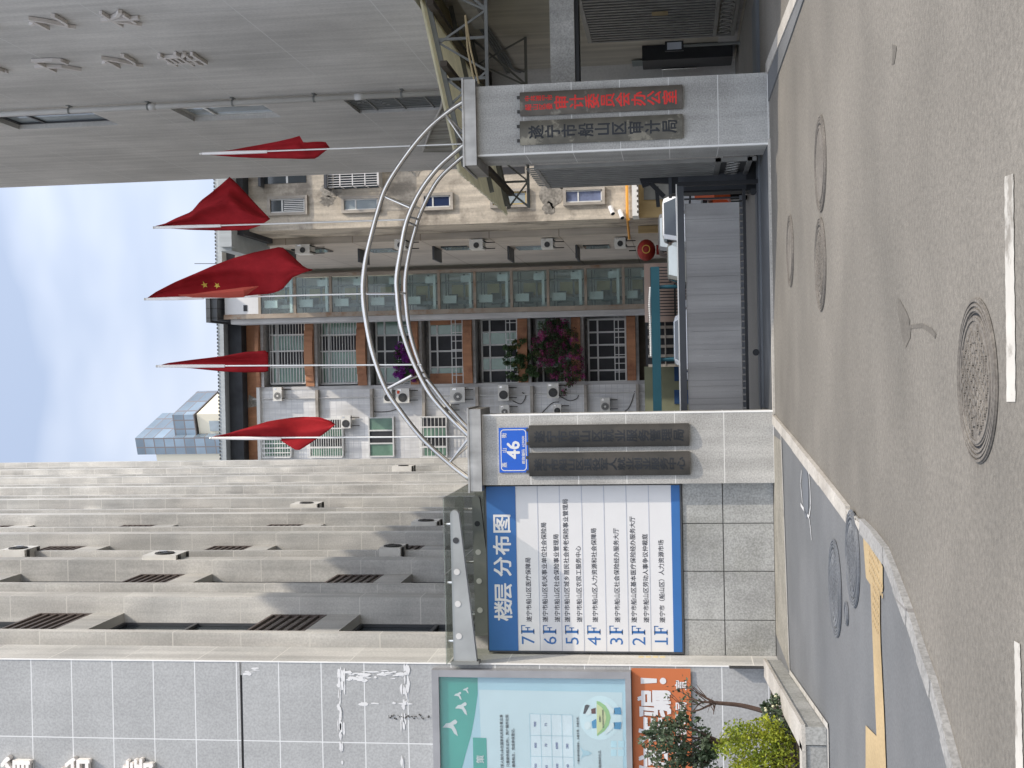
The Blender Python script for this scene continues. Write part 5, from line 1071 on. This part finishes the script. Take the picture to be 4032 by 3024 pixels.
# barred bay and side windows farther right
x0, x1, z0, z1 = rc(1305, 1500, 600, 742, WY)
bb = MB(); bb.box(x0, x1, WY-.02, WY, z0+.1, z1-.1); bb = bb.build("window", win_glass, rw_)
g = MB(); yb = WY-.65
for k in range(5): z = z0+(z1-z0)*k/4; g.box(x0, x1, yb, yb+.03, z-.02, z+.02); g.box(x0, x0+.03, yb, WY, z-.02, z+.02)
for k in range(16): x = x0+(x1-x0)*k/15; g.box(x-.012, x+.012, yb+.003, yb+.025, z0, z1)
g.build("security_cage", sign_white, bb)
g = MB(); g.box(x0-.05, x1+.1, WY-.75, WY, z1, z1+.12); g.build("canopy", gate_dark, bb); g = MB(); g.box(x0, x1, WY-.66, WY, z0-.06, z0-.01); g.build("cage_shelf", band_grey, bb)
x0, x1, z0, z1 = rc(1040, 1205, 600, 722, WY); bb = MB(); bb.box(x0, x1, WY-.02, WY, z0, z1); bb = bb.build("window", win_glass, rw_); g = MB(); g.box(x0-.15, x1, WY-.5, WY, z1, z1+.1); g.build("canopy", gate_dark, bb); g = MB(); g.box(x0, x1, WY-.04, WY-.02, z1-1.0, z1-.92); g.build("sash", alu, bb)
x0, x1, z0, z1 = rc(1955, 2065, 600, 685, WY); bb = MB(); bb.box(x0, x1, WY-.02, WY, z0, z1); bb.build("window", dark_in, rw_)
random.seed(3)
def blot(v, y, lv, ly, n=14, name="peeled_patch"):
    c = W(v, y, WY-.012); rz, rx = lv*WY/FPX, ly*WY/FPX; b = MB()
    b.poly(*[(c.x+rx*math.cos(6.283*k/22)*random.uniform(.55, 1.1), c.y, c.z+rz*math.sin(6.283*k/22)*random.uniform(.6, 1.1)) for k in range(22)]); b.build(name, peel_m, rw_)
blot(1300, 745, 50, 35); blot(1290, 790, 35, 25); blot(2175, 760, 60, 60); blot(2210, 720, 45, 25); blot(2160, 820, 25, 30); blot(1440, 640, 60, 20); blot(1635, 655, 40, 38)
S1 = 53.0
# eaves of the wing
za, zb = W(905, 780, WY-1.4).z, W(860, 780, WY-1.4).z
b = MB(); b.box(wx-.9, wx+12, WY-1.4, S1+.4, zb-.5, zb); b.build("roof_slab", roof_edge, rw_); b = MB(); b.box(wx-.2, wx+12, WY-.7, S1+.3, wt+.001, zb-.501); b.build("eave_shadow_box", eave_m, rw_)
b = MB(); q = rc(867, 915, 920, 972, WY-1.6); b.box(q[0], q[1], WY-1.7, WY-1.3, q[2], q[3]); b.build("gutter_box", roof_edge, rw_)
# stepped side: strip set back, then the wall running into the corner
sx = W(1700, 945, S1).x; zA, zB = W(925, 930, S1).z, W(925, 1040, 68.9).z
b = MB(); b.prism([(sx, S1, -.05), (sx, 68.9, -.05), (sx, 68.9, zB), (sx, S1, zA)], (wx-.001-sx, 0, 0)); b.build("setback_wall", brown_w, rw_)
b = MB(); b.tube([W(1000, 897, S1-.06), W(2470, 890, S1-.06)], .03, 5); b.build("downpipe", bracket_m, rw_)
sx2 = sx-.0
for v0, v1, yy, k in ((1160, 1300, 985, 0), (1455, 1560, 985, 1), (1745, 1850, 975, 2), (2036, 2140, 975, 3), (2300, 2400, 970, 4)):
    q = WX((v0+v1)/2, yy, sx-.01); h = (v1-v0)*q.y/FPX; f = MB(); f.box(sx-.06, sx, q.y-.7, q.y+.7, q.z-h/2, q.z+h/2); f = f.build("side_window", win_sky if k % 2 else win_glass, rw_)
    g = MB(); g.box(sx-.6, sx-.001, q.y-1.0, q.y+.9, q.z+h/2+.25, q.z+h/2+.33); g.build("canopy", gate_dark, f)
sl_ = "air conditioners on the shaded side wall"
for v0, v1, yy, lab in ((1150, 1225, 1004, "white air conditioner on the shaded brown side wall, topmost behind the starred flag"), (1545, 1600, 985, "grey air conditioner on the shaded brown side wall, second from the top"), (1838, 1905, 985, "grey air conditioner on the shaded brown side wall, second from the bottom"), (2122, 2180, 982, "white air conditioner on the shaded brown side wall, third from the top"), (2412, 2466, 978, "white air conditioner on the shaded brown side wall, lowest above the red lantern")):
    q = WX((v0+v1)/2, yy, sx-.5); h = (v1-v0)*q.y/FPX*.9; t = ac(None, (sx-.24, q.y, q.z-h/2), .40, h*.9, .8, 'Y', lab, sl_)
# ground floor of the wing: yellow plaster, white awning, pipe
b = MB(); q = rc(2512, 2640, 600, 1045, WY-.2); b.box(wx-.02, wx+12, WY-.25, WY-.001, 0, q[3]); b.build("ground_floor_front", yellow_w, rw_); b = MB(); b.box(sx-.02, wx-.021, S1-.3, S1-.001, 0, W(2515, 960, S1).z); b.build("ground_floor_side", yellow_w, rw_)
b = MB(); b.box(rc(2520, 2600, 690, 790, WY)[0], wx+12, WY-.3, WY-.251, .3, W(2535, 740, WY).z); b.build("ground_floor_window", grey_tube, rw_)
b = MB(); q = rc(2488, 2510, 600, 852, WY-1); k = q[0]
while k < q[1]+4: b.box(k, k+.1, WY-1.2, WY-.001, q[2]-.02, q[3]); b.box(k+.1, k+.2, WY-1.2, WY-.001, q[2]+.03, q[3]); k += .2
b.build("white_awning", white_m, rw_)
b = MB(); b.tube([W(2466, 590, WY-.1), W(2470, 858, WY-.1), W(2478, 868, WY-.1)], .055, 8); b.tube([W(2470, 862, WY-.1), W(2478, 940, WY+2.6)], .05, 8); b.build("orange_pipe", orange_pipe, rw_)
for v, y, lab in ((2408, 826, "white security camera on the beige wing, upper of the two"), (2445, 842, "white security camera on the beige wing, nearer the orange pipe")):
    c = W(v, y, WY-.25); t = thing("security_camera", lab, "security camera", c, "cameras on the beige wing"); b = MB(); b.tube([c+Vector((.12, 0, .05)), c+Vector((-.18, -.2, -.06))], .09, 10); b.build("body", sign_white, t); b = MB(); d = Vector((-.3, -.2, -.11)).normalized(); b.disc(c+Vector((-.18, -.2, -.06)), .075, d, 12, .02); b.build("lens", black_m, t); b = MB(); b.bar(c+Vector((.05, 0, 0)), c+Vector((.1, .25, -.05)), .05); b.build("bracket", sign_white, t)
# ------------------------------------------------------------------ far towers
TW = 150.0
for (v0, v1, y0, y1), rot, lab in (((545, 1100, 1722, 1812), -18, "distant cream and blue glass tower, the one nearer the grey finned building"), ((690, 1100, 1632, 1726), -18, "distant cream and blue glass tower just above the eaves")):
    x0, x1, z0, z1 = rc(v0, v1, y0, y1, TW); t = thing("tower_block", lab, "building", ((x0+x1)/2, TW, 0), "distant towers"); wd = x1-x0
    c = Vector((x0, TW, 0)); ux = Vector((math.cos(R(rot)), math.sin(R(rot)), 0)); uy = Vector((-ux.y, ux.x, 0))
    def sl2(a0, a1, b0, b1, zz0, zz1, nm, m): b = MB(); b.prism([c+ux*a0+uy*b0+Vector((0, 0, zz0)), c+ux*a1+uy*b0+Vector((0, 0, zz0)), c+ux*a1+uy*b1+Vector((0, 0, zz0)), c+ux*a0+uy*b1+Vector((0, 0, zz0))], (0, 0, zz1-zz0)); return b.build(nm, m, t)
    cr_ = .42 if v0 < 600 else .72
    sl2(-1, wd*1.05, .4, 8, 0, z1-(2.2 if v0 < 600 else 3), "body", cream_m)
    sl2(wd*(.30 if v0 < 600 else -.1), wd*1.08, 0, 9, z1-30 if v0 < 600 else z1-2.8, z1, "curtain_wall", tw_glass)
    if v0 > 600:
        for k in range(3): sl2(wd*.3, wd*.75, .25, .41, z1-6.5-k*4, z1-4.5-k*4, "window", win_sky)
# ------------------------------------------------------------------ courtyard: cars, scooter, lantern, teal canopy
def car(label, x, Y, wd, h, paint, ln=4.4, van=False):
    t = thing("parked_car", label, "car", (x, Y+ln/2, 0), "cars parked in the courtyard"); hw = wd/2
    sec = [(0, .30, .62), (.12, .26, .80), (1.05, .26, .98), (1.75, .26, h*.985), (2.3, .26, h), (ln-1.2, .26, h*.985), (ln-.55, .26, 1.06), (ln-.06, .28, .95), (ln, .34, .7)] if not van else [(0, .3, .7), (.1, .26, 1.0), (.55, .26, 1.12), (1.1, .26, h*.98), (1.8, .26, h), (ln-.5, .26, h), (ln-.08, .28, h*.8), (ln, .3, .7)]
    bel = .98 if not van else 1.15
    b = MB(); n = 10; rings = []
    for (s, zb, zt) in sec:
        bl = min(bel, zt); tp = hw*(.74 if zt > bel+.2 else .94)
        rings.append([(x-hw*.9, Y+s, zb), (x-hw, Y+s, zb+.2), (x-hw, Y+s, bl*.8), (x-hw*.96, Y+s, bl), (x-tp, Y+s, zt-.04), (x-tp*.8, Y+s, zt), (x+tp*.8, Y+s, zt), (x+tp, Y+s, zt-.04), (x+hw*.96, Y+s, bl), (x+hw, Y+s, bl*.8), (x+hw, Y+s, zb+.2), (x+hw*.9, Y+s, zb)])
    for r0, r1 in zip(rings, rings[1:]):
        for k in range(12): l = (k+1) % 12; b.poly(r0[k], r0[l], r1[l], r1[k])
    b.poly(*rings[0][::-1]); b.poly(*rings[-1]); b.build("body", paint, t, False)
    i0, i1 = (2, 3); r0, r1 = rings[i0], rings[i1]; L_ = lambda a, c, q: Vector(a).lerp(Vector(c), q); up = Vector((0, -.012, .012))
    b = MB(); A_, B_, C_, D_ = L_(r0[4], r0[7], .08), L_(r0[4], r0[7], .92), L_(r1[5], r1[6], .97), L_(r1[5], r1[6], .03); A_.x, B_.x = x-hw*.80, x+hw*.80
    b.poly(*[q+up for q in (L_(A_, D_, .08), L_(B_, C_, .08), L_(B_, C_, .93), L_(A_, D_, .93))]); b.build("windscreen", win_sky if paint is not car_w else win_glass, t)
    for sgn in (-1, 1):
        b = MB(); k0, k1 = (3, 4) if sgn < 0 else (8, 7); o_ = Vector((sgn*.012, 0, .004)); pts = []
        for i in range(i1, len(sec)-3): pts.append((L_(rings[i][k0], rings[i][k1], .1)+o_, L_(rings[i][k0], rings[i][k1], .85)+o_))
        for (p, q), (p2, q2) in zip(pts, pts[1:]): b.poly(p, p2, q2, q)
        b.build("side_window", win_glass, t)
        b = MB(); b.ball((x+sgn*(hw+.1), Y+1.35, 1.0), .11, .07, .08, 10); b.build("mirror", paint, t)
        b = MB(); b.ball((x+sgn*hw*.72, Y+.07, .68), .17, .06, .08, 10); b.build("headlight", lamp_m, t)
        for yy in (.85, ln-.85):
            b = MB(); b.disc((x+sgn*(hw-.09), Y+yy, .31), .31, (sgn, 0, 0), 22, .1); w_ = b.build("wheel", tyre_m, t); b = MB(); b.disc((x+sgn*(hw+.011), Y+yy, .31), .19, (sgn, 0, 0), 16, .01); b.build("rim", steel, w_)
    b = MB(); b.box(x-hw*.55, x+hw*.55, Y-.01, Y+.03, .45, .6); b.build("grille", black_m, t)
    return t
def cx(y, Y): return W(2640, y, Y).x
car("white car with dark windows behind the right half of the gate", cx(835, 40), 40, 1.75, W(2606, 835, 41.8).z, car_w)
car("silver-grey car with a pale reflecting windscreen behind the gate", cx(1010, 44), 44, 1.72, W(2626, 1010, 46).z, car_s)
car("white car with a low roof just visible behind the left half of the gate", cx(1335, 34), 34, 1.8, W(2652, 1335, 36).z, car_w)
car("dark grey van behind the white and silver cars", cx(900, 46.5), 46.6, 1.8, W(2590, 890, 48).z, car_g, 4.2, True)
# scooter glimpsed through the gap at the gate end
sx0, sY = W(2800, 765, 22.5).x, 22.5; t = thing("motor_scooter", "orange scooter with a white top box seen through the gap at the gate end", "scooter", (sx0, sY, 0))
for y in (sY-.62, sY+.62): b = MB(); b.tube([(sx0, y+.2*math.cos(R(a)), .24+.2*math.sin(R(a))) for a in range(0, 361, 20)], .05, 8); w_ = b.build("wheel", tyre_m, t); b = MB(); b.disc((sx0+.03, y, .24), .15, (-1, 0, 0), 14, .06); b.build("rim", sign_white, w_)
b = MB(); b.prism([(sx0-.14, sY-.5, .35), (sx0-.14, sY-.62, .62), (sx0-.14, sY-.45, .95), (sx0-.14, sY-.36, .9), (sx0-.14, sY-.3, .4), (sx0-.14, sY+.1, .34), (sx0-.14, sY+.15, .62), (sx0-.14, sY+.75, .72), (sx0-.14, sY+.7, .45), (sx0-.14, sY+.3, .3)], (.28, 0, 0)); b.build("body", scoot_o, t)
b = MB(); b.tube([(sx0, sY-.62, .24), (sx0, sY-.48, .7), (sx0, sY-.42, 1.02)], .03, 8); b.tube([(sx0-.3, sY-.36, 1.04), (sx0, sY-.42, 1.02), (sx0+.3, sY-.36, 1.04)], .018, 8); b.build("handlebar", black_m, t)
b = MB(); b.box(sx0-.13, sx0+.13, sY+.12, sY+.6, .72, .8); b.build("seat", black_m, t); b = MB(); b.box(sx0-.22, sx0+.22, sY+.5, sY+.9, .82, 1.2); b.build("top_box", sign_white, t); b = MB(); b.ball((sx0, sY-.55, .9), .09, .07, .09, 10); b.build("headlight", lamp_m, t)
# red lantern under the wing
c = W(2545, 985, 51.5); t = thing("lantern", "round red festival lantern with gold print and a tassel under the beige wing", "lantern", c)
b = MB(); b.ball(c, .44, .44, .37, 18)
b.build("globe", red_m, t, True); b = MB(); b.tube([(c.x+.16*math.cos(R(30*q)), c.y-.44, c.z+.15*math.sin(R(30*q))) for q in range(13)], .018, 5); b.build("print", gold_m, t); b = MB(); b.tube([c-Vector((0, 0, .4)), c-Vector((0, 0, .52))], .2, 12); b.tube([c-Vector((0, 0, .52)), c-Vector((0, 0, .86))], [.22, .27], 12); b.build("tassel", red_m, t); b = MB(); b.tube([c+Vector((0, 0, .41)), c+Vector((0, 0, .7))], .03, 6); b.build("hanger", bracket_m, t)
# teal canopy
TY = 47.0; x0, x1 = -5.2, W(2590, 1050, TY).x; z1, z0 = W(2566, 1300, TY).z, W(2600, 1300, TY).z
t = thing("steel_canopy", "teal painted steel canopy beam with posts behind the gate", "canopy", ((x0+x1)/2, TY, 0))
b = MB(); b.box(x0, x1, TY, TY+.25, z0, z1); b.build("front_beam", teal_m, t); b = MB(); b.box(x0, x1-.15, TY+.25, TY+6, z1-.14, z1-.04); b.build("roof", teal_m, t)
for y in (1415, 1128): x = W(2640, y, TY).x; b = MB(); b.tube([(x, TY+.12, 0), (x, TY+.12, z0)], .07, 8); b.build("post", teal_m, t)
t = thing("light_string", "string of small white bulbs sagging above the teal canopy", "light string", W(2560, 1250, TY+.6)); b = MB(); pts = smooth_path([W(v, y, TY+.6) for v, y in ((2555, 1135), (2552, 1200), (2555, 1270), (2557, 1340), (2558, 1400))], 8); b.tube(pts, .015, 4); b.build("wire", bracket_m, t)
for k in range(0, len(pts), 1): b = MB(); b.ball(pts[k]-Vector((0, 0, .05)), .05, n=6); b.build("bulb", sign_white, t)
# structures under the canopy
t = thing("barred_gate", "barred gate of thin dark rods before a pink wall under the teal canopy", "gate", (W(2640, 1130, 52).x, 52, 0))
xa, xb_ = W(2640, 1242, 52).x, W(2640, 1052, 52).x; b = MB(); n = 16
for k in range(n+1): x = xa+(xb_-xa)*k/n; b.box(x-.02, x+.02, 51.98, 52.02, 0, 2.3)
for z in (.2, 1.3, 2.25): b.box(xa, xb_, 51.975, 52.025, z, z+.07)
b.build("rods", gate_dark, t)
b = MB(); b.box(xa-.2, xb_+.3, 53.5, 53.7, 0, 2.6); tag(b.build("low_wall", pink_w), "pink rendered wall behind the thin dark rods", "wall")
t = thing("grid_fence", "grid fence of pale bars over dark openings under the teal canopy", "fence", (W(2640, 1350, 54).x, 54, 0)); xa, xb_ = W(2640, 1438, 54).x, W(2640, 1250, 54).x
b = MB(); b.box(xa, xb_, 54.1, 54.2, 0, 2.6); b.build("backing", dark_in, t); b = MB()
for k in range(6): x = xa+(xb_-xa)*k/5; b.box(x-.06, x+.06, 53.98, 54.05, 0, 2.5)
b.build("uprights", ledge_m, t); b = MB()
for z in (.3, .7, .95, 1.35, 1.75, 2.1): b.box(xa, xb_, 53.95, 53.979, z, z+.05)
b.build("rails", ledge_m, t)
b = MB(); b.box(-7, W(2640, 1442, 55).x, 55, 55.3, 0, 2.7); tag(b.build("low_wall", green_w), "olive green wall with blue posters at the left end under the teal canopy", "wall"); o_ = bpy.context
gw = [o for o in bpy.data.objects if o.get('label', '').startswith("olive green")][0]
for y0, y1 in ((1440, 1500), (1535, 1590)): q = rc(2655, 2690, y0, y1, 54.98); b = MB(); b.box(q[0], q[1], 54.96, 54.999, .6, q[3]); b.build("blue_poster", mat("navy_poster", (.02, .06, .16), .5) if y0 == 1440 else bpy.data.materials["navy_poster"], gw)
